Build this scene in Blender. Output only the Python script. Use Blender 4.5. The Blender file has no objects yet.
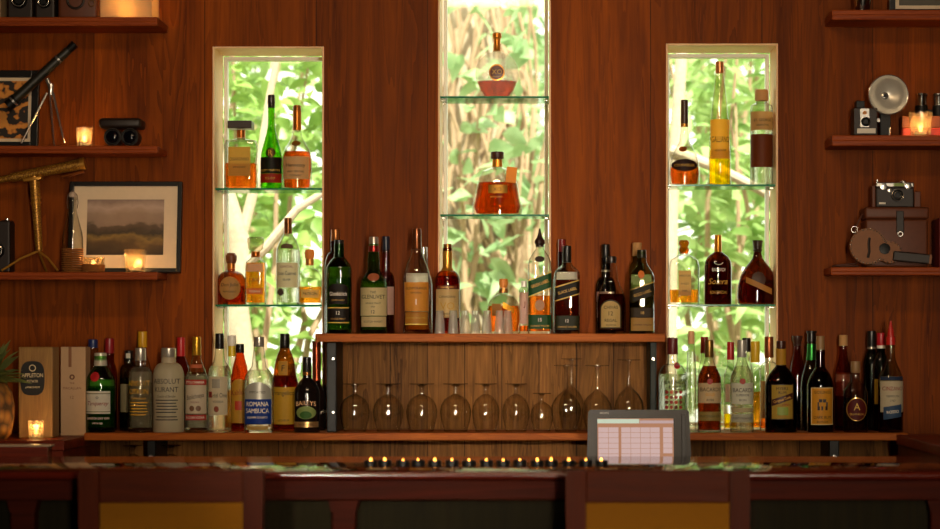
import bpy, bmesh, math, random
from mathutils import Vector, Matrix
random.seed(7)
SC = bpy.context.scene
COL = SC.collection
PI = math.pi
# ---------------------------------------------------------------- camera, world, sun, lamps, exposure
F = 2261.0            # focal length in pixels (image 940 x 529)
VX, VY = 545.0, 340.0  # where the level line of sight meets the picture
EYE = 1.37
cam_d = bpy.data.cameras.new('camera')
cam = bpy.data.objects.new('camera', cam_d); COL.objects.link(cam)
cam.location = (0, 0, EYE); cam.rotation_euler = (PI/2, 0, 0)
cam_d.sensor_width = 36.0; cam_d.lens = F/940*36
cam_d.shift_x = -(VX-470)/940; cam_d.shift_y = (VY-264.5)/940
cam_d.dof.use_dof = True; cam_d.dof.focus_distance = 6.85; cam_d.dof.aperture_fstop = 2.8
cam_d.clip_start = 0.05
SC.camera = cam

W = bpy.data.worlds.new('world'); SC.world = W; W.use_nodes = True
wn = W.node_tree.nodes; wl = W.node_tree.links
wn['Background'].inputs[0].default_value = (1.0, 0.98, 0.88, 1)
wn['Background'].inputs[1].default_value = 3.0

def light(kind, name, loc, energy, color, target=None, size=None, size_y=None, angle=None):
    d = bpy.data.lights.new(name, kind); d.energy = energy; d.color = color
    o = bpy.data.objects.new(name, d); COL.objects.link(o); o.location = loc
    if kind == 'AREA':
        d.shape = 'RECTANGLE'; d.size = size; d.size_y = size_y
    if kind == 'POINT': d.shadow_soft_size = size
    if kind == 'SUN': d.angle = angle
    if target is not None:
        o.rotation_euler = (Vector(target)-Vector(loc)).to_track_quat('-Z', 'Y').to_euler()
    return o
light('SUN', 'sun', (0, 0, 8), 13.0, (1.0, 0.97, 0.88), target=(-1.6, 5.2, 0), angle=0.02)
light('AREA', 'tall_room_lamp', (0.62, -1.0, 1.52), 18.5, (1.0, 0.82, 0.60), target=(-0.1, 6.9, 1.45), size=0.26, size_y=1.9)
bpy.data.lights['tall_room_lamp'].spread = 0.75
light('AREA', 'ceiling_lamp', (-0.25, 4.5, 2.93), 24, (1.0, 0.70, 0.40), target=(-0.25, 6.9, 1.5), size=1.0, size_y=0.2)
light('SPOT', 'bar_spot', (-1.15, -0.8, 1.78), 950, (1.0, 0.87, 0.70), target=(-0.17, 6.75, 1.13))
bpy.data.lights['bar_spot'].spot_size = 0.175; bpy.data.lights['bar_spot'].spot_blend = 1.0
bpy.data.lights['bar_spot'].shadow_soft_size = 0.03

vs = SC.view_settings
SC.display_settings.display_device = 'sRGB'
vs.view_transform = 'Standard'; vs.look = 'None'; vs.gamma = 1.0; vs.use_curve_mapping = False
vs.exposure = 0.0
cy = SC.cycles
cy.max_bounces = 14; cy.transparent_max_bounces = 32; cy.transmission_bounces = 12; cy.glossy_bounces = 5; cy.diffuse_bounces = 4
cy.caustics_reflective = False; cy.caustics_refractive = False
cy.sample_clamp_indirect = 4.0
cy.use_denoising = True

# ---------------------------------------------------------------- helpers
def X(px, d): return (px-VX)*d/F
def Z(py, d): return EYE-(py-VY)*d/F
def PY(z, d): return VY+(EYE-z)*F/d

def srgb(h):
    if isinstance(h, tuple): return h
    v = [int(h[i:i+2], 16)/255 for i in (0, 2, 4)]
    return tuple(c/12.92 if c <= .04045 else ((c+.055)/1.055)**2.4 for c in v)

MATS = {}
class NT:
    def __init__(s, name):
        s.m = bpy.data.materials.new(name); s.m.use_nodes = True
        s.t = s.m.node_tree; s.t.nodes.clear()
        s.out = s.n('ShaderNodeOutputMaterial')
    def n(s, typ, **kw):
        nd = s.t.nodes.new(typ)
        for k, v in kw.items(): setattr(nd, k, v)
        return nd
    def l(s, a, b): s.t.links.new(a, b)
    def surf(s, a): s.l(a, s.out.inputs['Surface'])
    def math(s, op, a, b=None, c=None):
        nd = s.n('ShaderNodeMath', operation=op)
        for i, v in enumerate((a, b, c)):
            if v is None: continue
            if isinstance(v, (int, float)): nd.inputs[i].default_value = v
            else: s.l(v, nd.inputs[i])
        return nd.outputs[0]
    def mix(s, f, a, b, blend='MIX'):
        nd = s.n('ShaderNodeMix', data_type='RGBA', blend_type=blend)
        for sock, v in ((nd.inputs[0], f), (nd.inputs[6], a), (nd.inputs[7], b)):
            if isinstance(v, (int, float)): sock.default_value = v
            elif isinstance(v, tuple): sock.default_value = (*v[:3], 1)
            else: s.l(v, sock)
        return nd.outputs[2]
    def ramp(s, fac, stops, interp='LINEAR'):
        nd = s.n('ShaderNodeValToRGB'); nd.color_ramp.interpolation = interp
        e = nd.color_ramp.elements
        while len(e) < len(stops): e.new(0.5)
        for q, (p, c) in zip(e, stops): q.position = p; q.color = (*srgb(c)[:3], 1)
        s.l(fac, nd.inputs[0]); return nd.outputs[0]
    def noise(s, vec, scale, detail=3, rough=.55, dist=0):
        nd = s.n('ShaderNodeTexNoise'); s.l(vec, nd.inputs['Vector'])
        nd.inputs['Scale'].default_value = scale; nd.inputs['Detail'].default_value = detail
        nd.inputs['Roughness'].default_value = rough; nd.inputs['Distortion'].default_value = dist
        return nd.outputs['Fac']
    def obj(s, scale=(1, 1, 1), rot=(0, 0, 0)):
        tc = s.n('ShaderNodeTexCoord'); mp = s.n('ShaderNodeMapping')
        mp.inputs['Scale'].default_value = scale; mp.inputs['Rotation'].default_value = rot
        s.l(tc.outputs['Object'], mp.inputs['Vector']); return mp.outputs[0]
    def bsdf(s, col, rough=.5, metal=0, spec=.5, **kw):
        b = s.n('ShaderNodeBsdfPrincipled')
        if isinstance(col, (tuple, str)): b.inputs['Base Color'].default_value = (*srgb(col)[:3], 1)
        else: s.l(col, b.inputs['Base Color'])
        if isinstance(rough, (int, float)): b.inputs['Roughness'].default_value = rough
        else: s.l(rough, b.inputs['Roughness'])
        b.inputs['Metallic'].default_value = metal; b.inputs['Specular IOR Level'].default_value = spec
        for k, v in kw.items(): b.inputs[k.replace('_', ' ')].default_value = v
        return b
    def bump(s, b, h, strength=.2, dist=.002):
        bp = s.n('ShaderNodeBump'); bp.inputs['Strength'].default_value = strength; bp.inputs['Distance'].default_value = dist
        s.l(h, bp.inputs['Height']); s.l(bp.outputs[0], b.inputs['Normal'])

def mat(name, col, rough=.5, metal=0, spec=.5, var=.06):
    """painted / plastic / metal surface with a faint unevenness"""
    if name in MATS: return MATS[name]
    t = NT(name); c = srgb(col)
    nz = t.noise(t.obj(), 60, 3)
    cc = t.mix(nz, tuple(v*(1-var) for v in c), tuple(min(1, v*(1+var)) for v in c))
    b = t.bsdf(cc, rough, metal, spec)
    t.surf(b.outputs[0]); MATS[name] = t.m; return t.m
def paper(col, name=None):
    name = name or 'label_paper_'+col
    if name in MATS: return MATS[name]
    t = NT(name); c = srgb(col)
    nz = t.noise(t.obj(), 90, 3)
    cc = t.mix(nz, tuple(min(1, v*1.08) for v in c), tuple(min(1, v*1.22) for v in c))
    b = t.bsdf(cc, .55, 0, .3)
    tr = t.n('ShaderNodeBsdfTranslucent'); t.l(cc, tr.inputs[0])
    mx = t.n('ShaderNodeMixShader'); mx.inputs[0].default_value = .5
    t.l(b.outputs[0], mx.inputs[1]); t.l(tr.outputs[0], mx.inputs[2])
    t.surf(mx.outputs[0]); MATS[name] = t.m; return t.m
def ink(col): return mat('ink_'+col, col, .5, 0, .3, .02)
def foil(col): return mat('foil_'+col, col, .33, .75, .5)
def plastic(col): return mat('plastic_'+col, col, .35, 0, .5)
def emit(name, col, strength):
    if name in MATS: return MATS[name]
    t = NT(name); e = t.n('ShaderNodeEmission'); e.inputs[0].default_value = (*srgb(col)[:3], 1); e.inputs[1].default_value = strength
    t.surf(e.outputs[0]); MATS[name] = t.m; return t.m
def shell(name, tint, edge, refl=1.0):
    """thin glass wall: lets light through with its tint, mirrors at grazing angles, thicker towards the rim"""
    if name in MATS: return MATS[name]
    t = NT(name)
    lw = t.n('ShaderNodeLayerWeight'); lw.inputs[0].default_value = .5
    f = lw.outputs['Facing']
    thick = t.math('POWER', f, 2.4)
    c = t.mix(thick, srgb(tint), srgb(edge))
    tr = t.n('ShaderNodeBsdfTransparent'); t.l(c, tr.inputs[0])
    gl = t.n('ShaderNodeBsdfGlossy'); gl.inputs['Roughness'].default_value = .04
    fr = t.math('MULTIPLY_ADD', t.math('POWER', f, 5.0), .8*refl, .045*refl)
    mx = t.n('ShaderNodeMixShader'); t.l(fr, mx.inputs[0]); t.l(tr.outputs[0], mx.inputs[1]); t.l(gl.outputs[0], mx.inputs[2])
    t.surf(mx.outputs[0]); MATS[name] = t.m; return t.m
def liquid(name, col, rough=0.0):
    if name in MATS: return MATS[name]
    t = NT(name); g = t.n('ShaderNodeBsdfGlass'); g.inputs['Color'].default_value = (*srgb(col)[:3], 1)
    g.inputs['IOR'].default_value = 1.34; g.inputs['Roughness'].default_value = rough
    tr = t.n('ShaderNodeBsdfTransparent'); c = srgb(col); tr.inputs[0].default_value = (*c, 1)
    mx = t.n('ShaderNodeMixShader'); mx.inputs[0].default_value = .62
    t.l(g.outputs[0], mx.inputs[1]); t.l(tr.outputs[0], mx.inputs[2])
    t.surf(mx.outputs[0]); MATS[name] = t.m; return t.m
def wood(name, c1, c2, rough=.38, axis='Z', panel=None, scale=1.0, spec=.45, tone=.35, coat=0):
    if name in MATS: return MATS[name]
    t = NT(name)
    tc = t.n('ShaderNodeTexCoord'); sep = t.n('ShaderNodeSeparateXYZ'); t.l(tc.outputs['Object'], sep.inputs[0])
    vec = tc.outputs['Object']; tn = None; seam = None
    if panel:
        q = t.math('DIVIDE', t.math('ADD', sep.outputs[0], 20.03), panel)
        idx = t.math('FLOOR', q); fr = t.math('FRACT', q)
        wn_ = t.n('ShaderNodeTexWhiteNoise', noise_dimensions='1D'); t.l(idx, wn_.inputs['W'])
        tn = wn_.outputs['Value']
        seam = t.math('LESS_THAN', t.math('MULTIPLY', fr, panel), .003)
        cmb = t.n('ShaderNodeCombineXYZ'); t.l(t.math('MULTIPLY', idx, 3.7), cmb.inputs[2]); t.l(t.math('MULTIPLY', idx, 1.3), cmb.inputs[1])
        ad = t.n('ShaderNodeVectorMath', operation='ADD'); t.l(vec, ad.inputs[0]); t.l(cmb.outputs[0], ad.inputs[1]); vec = ad.outputs[0]
    mp = t.n('ShaderNodeMapping'); t.l(vec, mp.inputs[0])
    s = {'X': (.06, 1, 1), 'Y': (1, .06, 1), 'Z': (1, 1, .06)}[axis]
    mp.inputs['Scale'].default_value = tuple(v*scale for v in s)
    big = t.noise(mp.outputs[0], 7, 4, .6, 1.2)
    fine = t.noise(mp.outputs[0], 90, 5, .65, .2)
    wv = t.math('FRACT', t.math('MULTIPLY', big, 9.0))
    g = t.math('ADD', t.math('MULTIPLY', big, .55), t.math('ADD', t.math('MULTIPLY', wv, .14), t.math('MULTIPLY', fine, .34)))
    col = t.ramp(g, [(.28, c1), (.72, c2)])
    if tn is not None:
        k = t.math('MULTIPLY_ADD', tn, tone, 1-tone*.5)
        cb = t.n('ShaderNodeCombineColor'); [t.l(k, cb.inputs[i]) for i in range(3)]
        col = t.mix(1.0, col, cb.outputs[0], 'MULTIPLY')
        col = t.mix(t.math('MULTIPLY', seam, .7), col, (.012, .005, .002))
    b = t.bsdf(col, t.math('MULTIPLY_ADD', fine, .25, rough-.1), 0, spec)
    if coat: b.inputs['Coat Weight'].default_value = coat; b.inputs['Coat Roughness'].default_value = .12
    t.bump(b, fine, .12, .001)
    t.surf(b.outputs[0]); MATS[name] = t.m; return t.m

def sup(a, p):
    c, s = math.cos(a), math.sin(a)
    if p == 2: return c, s
    k = (abs(c)**p+abs(s)**p)**(-1/p)
    return c*k, s*k
class MB:
    """collects shapes into one mesh"""
    def __init__(s): s.bm = bmesh.new()
    def box(s, x0, x1, y0, y1, z0, z1, bev=0, M=None, seg=2):
        r = bmesh.ops.create_cube(s.bm, size=1)
        bmesh.ops.scale(s.bm, vec=(x1-x0, y1-y0, z1-z0), verts=r['verts'])
        bmesh.ops.translate(s.bm, vec=((x0+x1)/2, (y0+y1)/2, (z0+z1)/2), verts=r['verts'])
        vs_ = r['verts']
        if bev:
            es = {e for v in vs_ for e in v.link_edges}
            q = bmesh.ops.bevel(s.bm, geom=list(es), offset=bev, segments=seg, affect='EDGES', profile=.5)
            vs_ = list({v for f in q['faces'] for v in f.verts} | {v for v in vs_ if v.is_valid})
        if M is not None: bmesh.ops.transform(s.bm, matrix=M, verts=vs_)
        return s
    def rings(s, rings, close0=True, close1=True):
        rows = [[s.bm.verts.new(p) for p in r] for r in rings]
        n = len(rows[0])
        for a, b in zip(rows, rows[1:]):
            for i in range(n): s.bm.faces.new((a[i], a[(i+1) % n], b[(i+1) % n], b[i]))
        if close0: s.bm.faces.new(rows[0][::-1])
        if close1: s.bm.faces.new(rows[-1])
        return s
    def lathe(s, prof, n=24, M=None, p=2, dy=1.0, close0=True, close1=True, pf=None):
        """prof: (radius, z) going up; p: roundness power, or pf(r, z) gives it per ring; dy: depth to width"""
        rg = []
        for r, z in prof:
            pp = pf(r, z) if pf else p
            ddy = dy if not pf else 1+(dy-1)*min(1, max(0, (pp-2)/(p-2))) if p > 2 else dy
            ring = []
            for i in range(n):
                c, q = sup(2*PI*(i+.5)/n, pp)
                v = Vector((max(r, 1e-5)*c, max(r, 1e-5)*q*ddy, z))
                ring.append(M @ v if M is not None else v)
            rg.append(ring)
        return s.rings(rg, close0, close1)
    def tube(s, a, b, r0, r1=None, n=12):
        a, b = Vector(a), Vector(b); d = b-a
        M = Matrix.Translation(a) @ d.to_track_quat('Z', 'Y').to_matrix().to_4x4()
        return s.lathe([(r0, 0), (r0 if r1 is None else r1, d.length)], n, M)
    def path(s, pts, r, n=8, rf=None):
        pts = [Vector(p) for p in pts]; rg = []; up = Vector((0, 0, 1)); last = None
        for i, p in enumerate(pts):
            t = (pts[min(i+1, len(pts)-1)]-pts[max(i-1, 0)]).normalized()
            if last is None: last = t.orthogonal().normalized()
            nrm = (last-t*last.dot(t)).normalized(); last = nrm; bi = t.cross(nrm)
            rr = rf(i/(len(pts)-1)) if rf else r
            rg.append([p+nrm*rr*math.cos(2*PI*k/n)+bi*rr*math.sin(2*PI*k/n) for k in range(n)])
        return s.rings(rg)
    def sphere(s, c, r, M=None, sc=(1, 1, 1), n=16):
        q = bmesh.ops.create_uvsphere(s.bm, u_segments=n, v_segments=max(6, n*2//3), radius=r)
        bmesh.ops.scale(s.bm, vec=sc, verts=q['verts']); bmesh.ops.translate(s.bm, vec=c, verts=q['verts'])
        if M is not None: bmesh.ops.transform(s.bm, matrix=M, verts=q['verts'])
        return s
    def torus(s, R, r, M=None, n=28, m=8):
        vs_ = [[None]*m for _ in range(n)]
        for i in range(n):
            for j in range(m):
                a, b = 2*PI*i/n, 2*PI*j/m
                v = Vector(((R+r*math.cos(b))*math.cos(a), (R+r*math.cos(b))*math.sin(a), r*math.sin(b)))
                vs_[i][j] = s.bm.verts.new(M @ v if M is not None else v)
        for i in range(n):
            for j in range(m): s.bm.faces.new((vs_[i][j], vs_[(i+1) % n][j], vs_[(i+1) % n][(j+1) % m], vs_[i][(j+1) % m]))
        return s
    def poly(s, pts): s.bm.faces.new([s.bm.verts.new(p) for p in pts]); return s
    def prism(s, pts, y0, y1):
        """outline in x,z pushed from y0 to y1"""
        a = [s.bm.verts.new((x, y0, z)) for x, z in pts]; b = [s.bm.verts.new((x, y1, z)) for x, z in pts]
        n = len(pts)
        for i in range(n): s.bm.faces.new((a[i], a[(i+1) % n], b[(i+1) % n], b[i]))
        s.bm.faces.new(a[::-1]); s.bm.faces.new(b); return s
    def build(s, name, m, parent=None, smooth=True, ang=.6, recalc=True):
        if recalc: bmesh.ops.recalc_face_normals(s.bm, faces=s.bm.faces)
        me = bpy.data.meshes.new(name); s.bm.to_mesh(me); s.bm.free()
        me.materials.append(m)
        if smooth:
            me.polygons.foreach_set('use_smooth', [True]*len(me.polygons)); me.set_sharp_from_angle(angle=ang)
        o = bpy.data.objects.new(name, me); COL.objects.link(o)
        if parent is not None: o.parent = parent
        return o
def thing(name, label, cat, loc=(0, 0, 0), rz=0, group=None):
    o = bpy.data.objects.new(name, None); COL.objects.link(o)
    o.empty_display_size = .05
    o.location = loc; o.rotation_euler = (0, 0, rz); o['label'] = label; o['category'] = cat
    if group: o['group'] = group
    return o
def tag(o, label, cat, group=None):
    o['label'] = label; o['category'] = cat
    if group: o['group'] = group
    return o
def struct(o): o['kind'] = 'structure'; return o
def copy_tree(o, parent=None):
    c = o.copy(); COL.objects.link(c); c.parent = parent
    for ch in list(o.children): copy_tree(ch, c)
    return c

TXT = {}
def text_geo(s):
    if s not in TXT:
        cu = bpy.data.curves.new('lettering', 'FONT'); cu.body = s; cu.resolution_u = 2; cu.size = 1
        ob = bpy.data.objects.new('lettering', cu)
        me = ob.to_mesh()
        vs_ = [(v.co.x, v.co.y) for v in me.vertices]; fs = [tuple(p.vertices) for p in me.polygons]
        ob.to_mesh_clear(); bpy.data.objects.remove(ob); bpy.data.curves.remove(cu)
        x0 = min(v[0] for v in vs_); x1 = max(v[0] for v in vs_)
        TXT[s] = ([(v[0]-(x0+x1)/2, v[1]-.36) for v in vs_], fs, x1-x0)
    return TXT[s]
def add_text(mb, s, fn, xc, zc, h, maxw=None, rot=0, shear=0, arc=0):
    """lettering of cap height h centred on xc, zc; fn(x, z) lays it on a surface"""
    vs_, fs, w = text_geo(s); k = h/.72; kx = k
    if maxw and w*k > maxw: kx = maxw/w
    bv = []
    for x, y in vs_:
        px, pz = x*kx+shear*y*k, y*k
        if arc: pz -= arc*(px*px)
        c, q = math.cos(rot), math.sin(rot)
        bv.append(mb.bm.verts.new(fn(xc+px*c-pz*q, zc+px*q+pz*c)))
    for f in fs:
        try: mb.bm.faces.new([bv[i] for i in f])
        except ValueError: pass

# ---------------------------------------------------------------- materials
WALL = wood('wall_teak', '451804', '944708', .52, 'Z', .345, 1.0, .08, .42)
PANEL = wood('back_panel_wood', '351a08', '946430', .6, 'Z', .115, 1.5, .1, .7)
SHELFW = wood('shelf_wood', '74340c', 'b0601c', .5, 'X', None, 1.5, .12)
REDW = wood('red_mahogany', '3a0f06', '7c2a10', .4, 'X', None, 1.5, .2)
STOOLW = wood('stool_wood', '2e0e03', '481a07', .5, 'X', None, 2, .05)
STOOLZ = wood('stool_wood_upright', '2e0e03', '481a07', .5, 'Z', None, 2, .05)
BARW = wood('bar_mahogany', '2a0a05', '56190a', .3, 'X', None, 1.2, .12, coat=.07)
BARA = wood('bar_apron_mahogany', '220803', '421306', .55, 'X', None, 1.2, .04)
BARP = wood('bar_front_panel', '0d0b05', '1e190a', .6, 'Z', .36, 1.4, .04, .5)
LINING = wood('window_lining', 'e8b07c', 'fad4a4', .45, 'Z', None, 1.5, .4)
CLEAR = shell('clear_glass', 'f6f6f2', '5a5f56', 1.3)
CRYSTAL = shell('crystal_glass', 'fafaf6', '8b8f88', 2.5)
PANE = shell('window_pane_glass', 'fafdf8', 'd8e6da', .6)
GREEN = shell('green_glass', '93cf78', '123f12')
DKGREEN = shell('dark_green_glass', '4f8a48', '0a240a')
OLIVE = shell('pale_green_glass', 'cfe0b8', '3e5236')
AMBERG = shell('amber_glass', 'd8802c', '3a1206')
BROWNG = shell('brown_glass', '9a5220', '1c0a04')
DARKG = shell('dark_brown_glass', '6a3414', '0c0402')
PINKG = shell('smoky_pink_glass', 'd8a894', '47281e')
L_WH = liquid('whisky', 'eeaa58'); L_AM = liquid('cognac', 'e08c44'); L_GOLD = liquid('golden_liquor', 'f6c05c')
L_YEL = liquid('yellow_liqueur', 'ffe21a'); L_CLR = liquid('clear_spirit', 'f4f4f0'); L_DK = liquid('dark_spirit', 'b86a32')
L_RED = liquid('red_vermouth', 'a83018'); L_OR = liquid('orange_liquor', 'f4a552')
BLACK = mat('black_metal', '0b0a09', .45, 0, .25); SILVER = mat('silver_metal', 'c8c4bc', .25, .9); BRASS = mat('aged_brass', 'b8822f', .38, .55, .5, .2)
CORK = mat('cork', 'b98a55', .8); WHITEP = plastic('e4ddd0'); WAX = mat('candle_wax', 'f0e2c4', .5)
FLAME = emit('candle_flame', 'ffa540', 12.0)
LEATHER = mat('brown_leather', '5a2c14', .55, 0, .4, .25); DKLEATHER = mat('dark_leather', '20130c', .5, 0, .4, .25)
CHROME = mat('chrome', 'd8d4cc', .12, 1.0)

# ---------------------------------------------------------------- the room
WX0, WX1 = -3.2, 3.2
YW, YO = 7.0, 7.2          # back wall front face and outside face
HL, HC, HR = (212.5, 324, 46.5, 431), (438, 551, -46, 337), (666, 778, 43.5, 431)
holes = [(X(a, YW), X(b, YW), Z(d_, YW), Z(c, YW)) for a, b, c, d_ in (HL, HC, HR)]
NX0, NX1 = X(163, YW), X(846, YW)
xs = sorted([WX0, NX0, NX1, WX1]+[v for h in holes for v in h[:2]]); zs = sorted([0, 2.95]+[v for h in holes for v in h[2:]])
m = MB()
for x0, x1 in zip(xs, xs[1:]):
    hs = [h for h in holes if h[0] <= (x0+x1)/2 <= h[1]]
    spans = [(0, 2.95)] if not hs else [(0, hs[0][2]), (hs[0][3], 2.95)]
    y0 = YW if NX0 <= (x0+x1)/2 <= NX1 else YW+.012
    for z0, z1 in spans:
        if z1-z0 > 1e-4: m.box(x0, x1, y0, YO, z0, z1)
struct(m.build('wall_back', WALL, smooth=False))
FLOORW = wood('floor_wood', '2a1408', '5a3216', .4, 'Y', .14)
PLASTER = mat('warm_plaster', '9a6a42', .8)
CEILM = mat('ceiling_boards', '6a4020', .7)
struct(MB().box(WX0, WX1, -2.5, YO, -.1, 0).build('floor', FLOORW, smooth=False))
struct(MB().box(WX0, WX1, -2.5, YO, 2.95, 3.05).build('ceiling', CEILM, smooth=False))
struct(MB().box(WX0-.1, WX0, -2.5, YO, 0, 2.95).build('wall_left', PLASTER, smooth=False))
struct(MB().box(WX1, WX1+.1, -2.5, YO, 0, 2.95).build('wall_right', PLASTER, smooth=False))
struct(MB().box(WX0, WX1, -2.6, -2.5, 0, 2.95).build('wall_front', PLASTER, smooth=False))

FRAMEM = mat('window_frame_paint', 'e6e8dc', .4)
for i, (x0, x1, z0, z1) in enumerate(holes):
    t_ = .006
    m = MB()
    for a in ((x0, x0+t_, z0, z1), (x1-t_, x1, z0, z1), (x0+t_, x1-t_, z1-t_, z1), (x0+t_, x1-t_, z0, z0+t_)):
        m.box(a[0], a[1], YW-.002, YO-.012, a[2], a[3], .002)
    w = struct(m.build('window_%d' % (i+1), LINING, smooth=False))
    m = MB(); a0, a1, b0, b1 = x0+t_+.0025, x1-t_-.0025, z0+t_+.0025, z1-t_-.0025; fw = .012
    for a in ((a0, a0+fw, b0, b1), (a1-fw, a1, b0, b1), (a0+fw, a1-fw, b1-fw, b1), (a0+fw, a1-fw, b0, b0+fw)):
        m.box(a[0], a[1], YO-.012, YO+.02, a[2], a[3], .003)
    m.build('window_frame', FRAMEM, w, smooth=False)
    MB().box(a0+fw, a1-fw, YO+.002, YO+.006, b0+fw, b1-fw).build('window_pane', PANE, w, smooth=False)

# wood panel behind the glass shelf and below the bottle shelf
struct(MB().box(X(343, 6.99), X(650, 6.99), 6.988, 6.9995, Z(432, 6.99), Z(343, 6.99)).build('trim_1', PANEL, smooth=False))
struct(MB().box(X(64, 6.99), X(888, 6.99), 6.988, 6.9995, .80, Z(440, 6.99)).build('trim_2', PANEL, smooth=False))

# ---------------------------------------------------------------- outdoors
def leafmat(name, c1, c2):
    t = NT(name); nz = t.noise(t.obj(), 9, 2)
    c = t.ramp(nz, [(.3, c1), (.7, c2)])
    b = t.bsdf(c, .4, 0, .4); tr = t.n('ShaderNodeBsdfTranslucent'); t.l(c, tr.inputs[0])
    mx = t.n('ShaderNodeMixShader'); mx.inputs[0].default_value = .45
    t.l(b.outputs[0], mx.inputs[1]); t.l(tr.outputs[0], mx.inputs[2]); t.surf(mx.outputs[0]); return t.m
def add_leaf(m, p, d, L, w, fold=.25, droop=.3):
    d = Vector(d).normalized(); side = d.cross(Vector((0, 0, 1)))
    side = side.normalized() if side.length > .01 else Vector((1, 0, 0))
    side = (Matrix.Rotation(random.uniform(-1.2, 1.2), 3, d) @ side); up = side.cross(d)
    rows = []
    for t, ww in ((0, .04), (.2, .7), (.45, 1), (.72, .68), (1, .02)):
        c = Vector(p)+d*L*t-Vector((0, 0, 1))*droop*L*t*t
        rows.append([m.bm.verts.new(c+side*w*ww*q+up*fold*w*ww*abs(q)) for q in (-.5, 0, .5)])
    for a, b in zip(rows, rows[1:]):
        for k in (0, 1): m.bm.faces.new((a[k], a[k+1], b[k+1], b[k]))
def shrub(label, cx, cyy, z0, z1, rx, ry, n, L, w, lm, bark, stems=6, group='plants outside the windows', name='leafy_shrub'):
    root = thing(name, label, 'plant', (cx, cyy, 0), 0, group)
    m = MB(); tips = []
    for _ in range(stems):
        a = random.uniform(0, 2*PI); q = math.sqrt(random.random())
        tip = Vector((rx*q*math.cos(a), ry*q*math.sin(a), random.uniform(z0+.5*(z1-z0), z1)))
        base = Vector((random.uniform(-.15, .15), random.uniform(-.1, .1), 0))
        pts = [base.lerp(tip, t)+Vector((random.uniform(-.06, .06), random.uniform(-.06, .06), 0))*(t > 0) for t in [i/7 for i in range(8)]]
        m.path(pts, .02, 7, lambda t: .022*(1-t)+.005); tips += pts[3:]
    m.build('stem', bark, root)
    m = MB()
    for _ in range(n):
        a = random.uniform(0, 2*PI); q = math.sqrt(random.random())
        p = Vector((rx*q*math.cos(a), ry*q*math.sin(a), random.uniform(z0, z1)))
        p = p.lerp(random.choice(tips), random.uniform(0, .55))
        add_leaf(m, p, (random.uniform(-1, 1), random.uniform(-1, 1), random.uniform(-.5, .6)), L*random.uniform(.6, 1.25), w*random.uniform(.6, 1.2))
    m.build('foliage', lm, root, recalc=False)
    return root
BARK = mat('pale_bark', 'b8a78e', .85, 0, .2, .3); BARKD = mat('vine_bark', 'a88c70', .85, 0, .2, .3)
LF1 = leafmat('leaf_green', '6f9444', 'a9c26c'); LF2 = leafmat('leaf_soft_green', '8cab78', 'bccfa0'); LF3 = leafmat('leaf_light_green', '86a95c', 'bdd08e')
GRASS = mat('sunlit_ground', '8a8f5a', .9, 0, .2, .3)
struct(MB().box(-9, 9, YO, 22, -.15, -.02).build('ground', GRASS, smooth=False))
shrub('leafy green shrub filling the view through the left window', -1.25, 9.5, .8, 3.3, .7, .42, 800, .13, .065, LF1, BARKD)
shrub('tall pale green shrub further back beyond the left window', -1.55, 11.3, .6, 4.2, .52, .5, 620, .17, .085, LF3, BARKD)
shrub('climbing broad-leaved vine hanging over the trunk in the middle window', -.24, 9.9, 1.0, 3.2, .44, .22, 165, .16, .085, LF2, BARKD, 7)
shrub('soft green bush standing behind the trunk in the middle window', -.27, 12.3, .4, 4.4, .5, .5, 640, .18, .09, LF2, BARKD)
shrub('light green shrub with long leaves outside the right window', .85, 9.85, .8, 3.3, .6, .45, 640, .19, .07, LF3, BARKD)
shrub('pale shrub further back beyond the right window', .95, 11.6, .6, 4.2, .5, .5, 560, .18, .09, LF3, BARKD)
shrub('hazy foliage farthest off through the left window, behind all other shrubs', -2.35, 14.6, .3, 5.0, 1.2, .6, 520, .32, .17, LF3, BARKD)
shrub('hazy foliage farthest off through the middle window, behind the trunk', -.2, 14.6, .3, 5.0, .62, .6, 330, .30, .16, LF2, BARKD)
shrub('hazy foliage farthest off through the right window, behind all other shrubs', 1.95, 14.6, .3, 5.0, 1.15, .6, 520, .32, .17, LF3, BARKD)
# trees: bent pale trunk on the left, big root-wrapped trunk in the middle, thin leaning branch on the right
t = thing('tree', 'pale bent tree trunk standing among leaves outside the left window', 'tree', (-1.18, 8.5, 0), 0, 'trees outside the windows')
m = MB(); m.path([(.12, 0, 0), (.08, 0, 1.0), (.02, 0, 1.5), (.03, 0, 1.75), (-.06, 0, 2.05), (-.10, .05, 2.4), (-.02, .1, 3.4)], .05, 12, lambda q: .055-.03*q); m.build('trunk', BARK, t)
m = MB(); m.path([(.02, 0, 1.62), (.14, -.03, 1.72), (.25, -.02, 1.86), (.42, 0, 1.97)], .02, 10, lambda q: .024-.012*q)
m.build('branch', BARK, t)
m = MB(); m.path([(.03, 0, 1.72), (.10, .05, 2.02), (.14, .05, 2.3), (.22, .05, 2.7)], .02, 10, lambda q: .022-.012*q); m.build('branch', BARK, t)
t = thing('tree', 'thick pale trunk wrapped in roots outside the middle window', 'tree', (-.28, 10.65, 0), 0, 'trees outside the windows')
m = MB(); m.path([(-.02, 0, 0), (0, 0, .8), (.02, 0, 1.4), (-.03, .02, 2.0), (-.1, .05, 2.7), (-.15, .1, 3.8)], .2, 20, lambda q: .25-.07*q); m.build('trunk', BARK, t)
m = MB()
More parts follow.
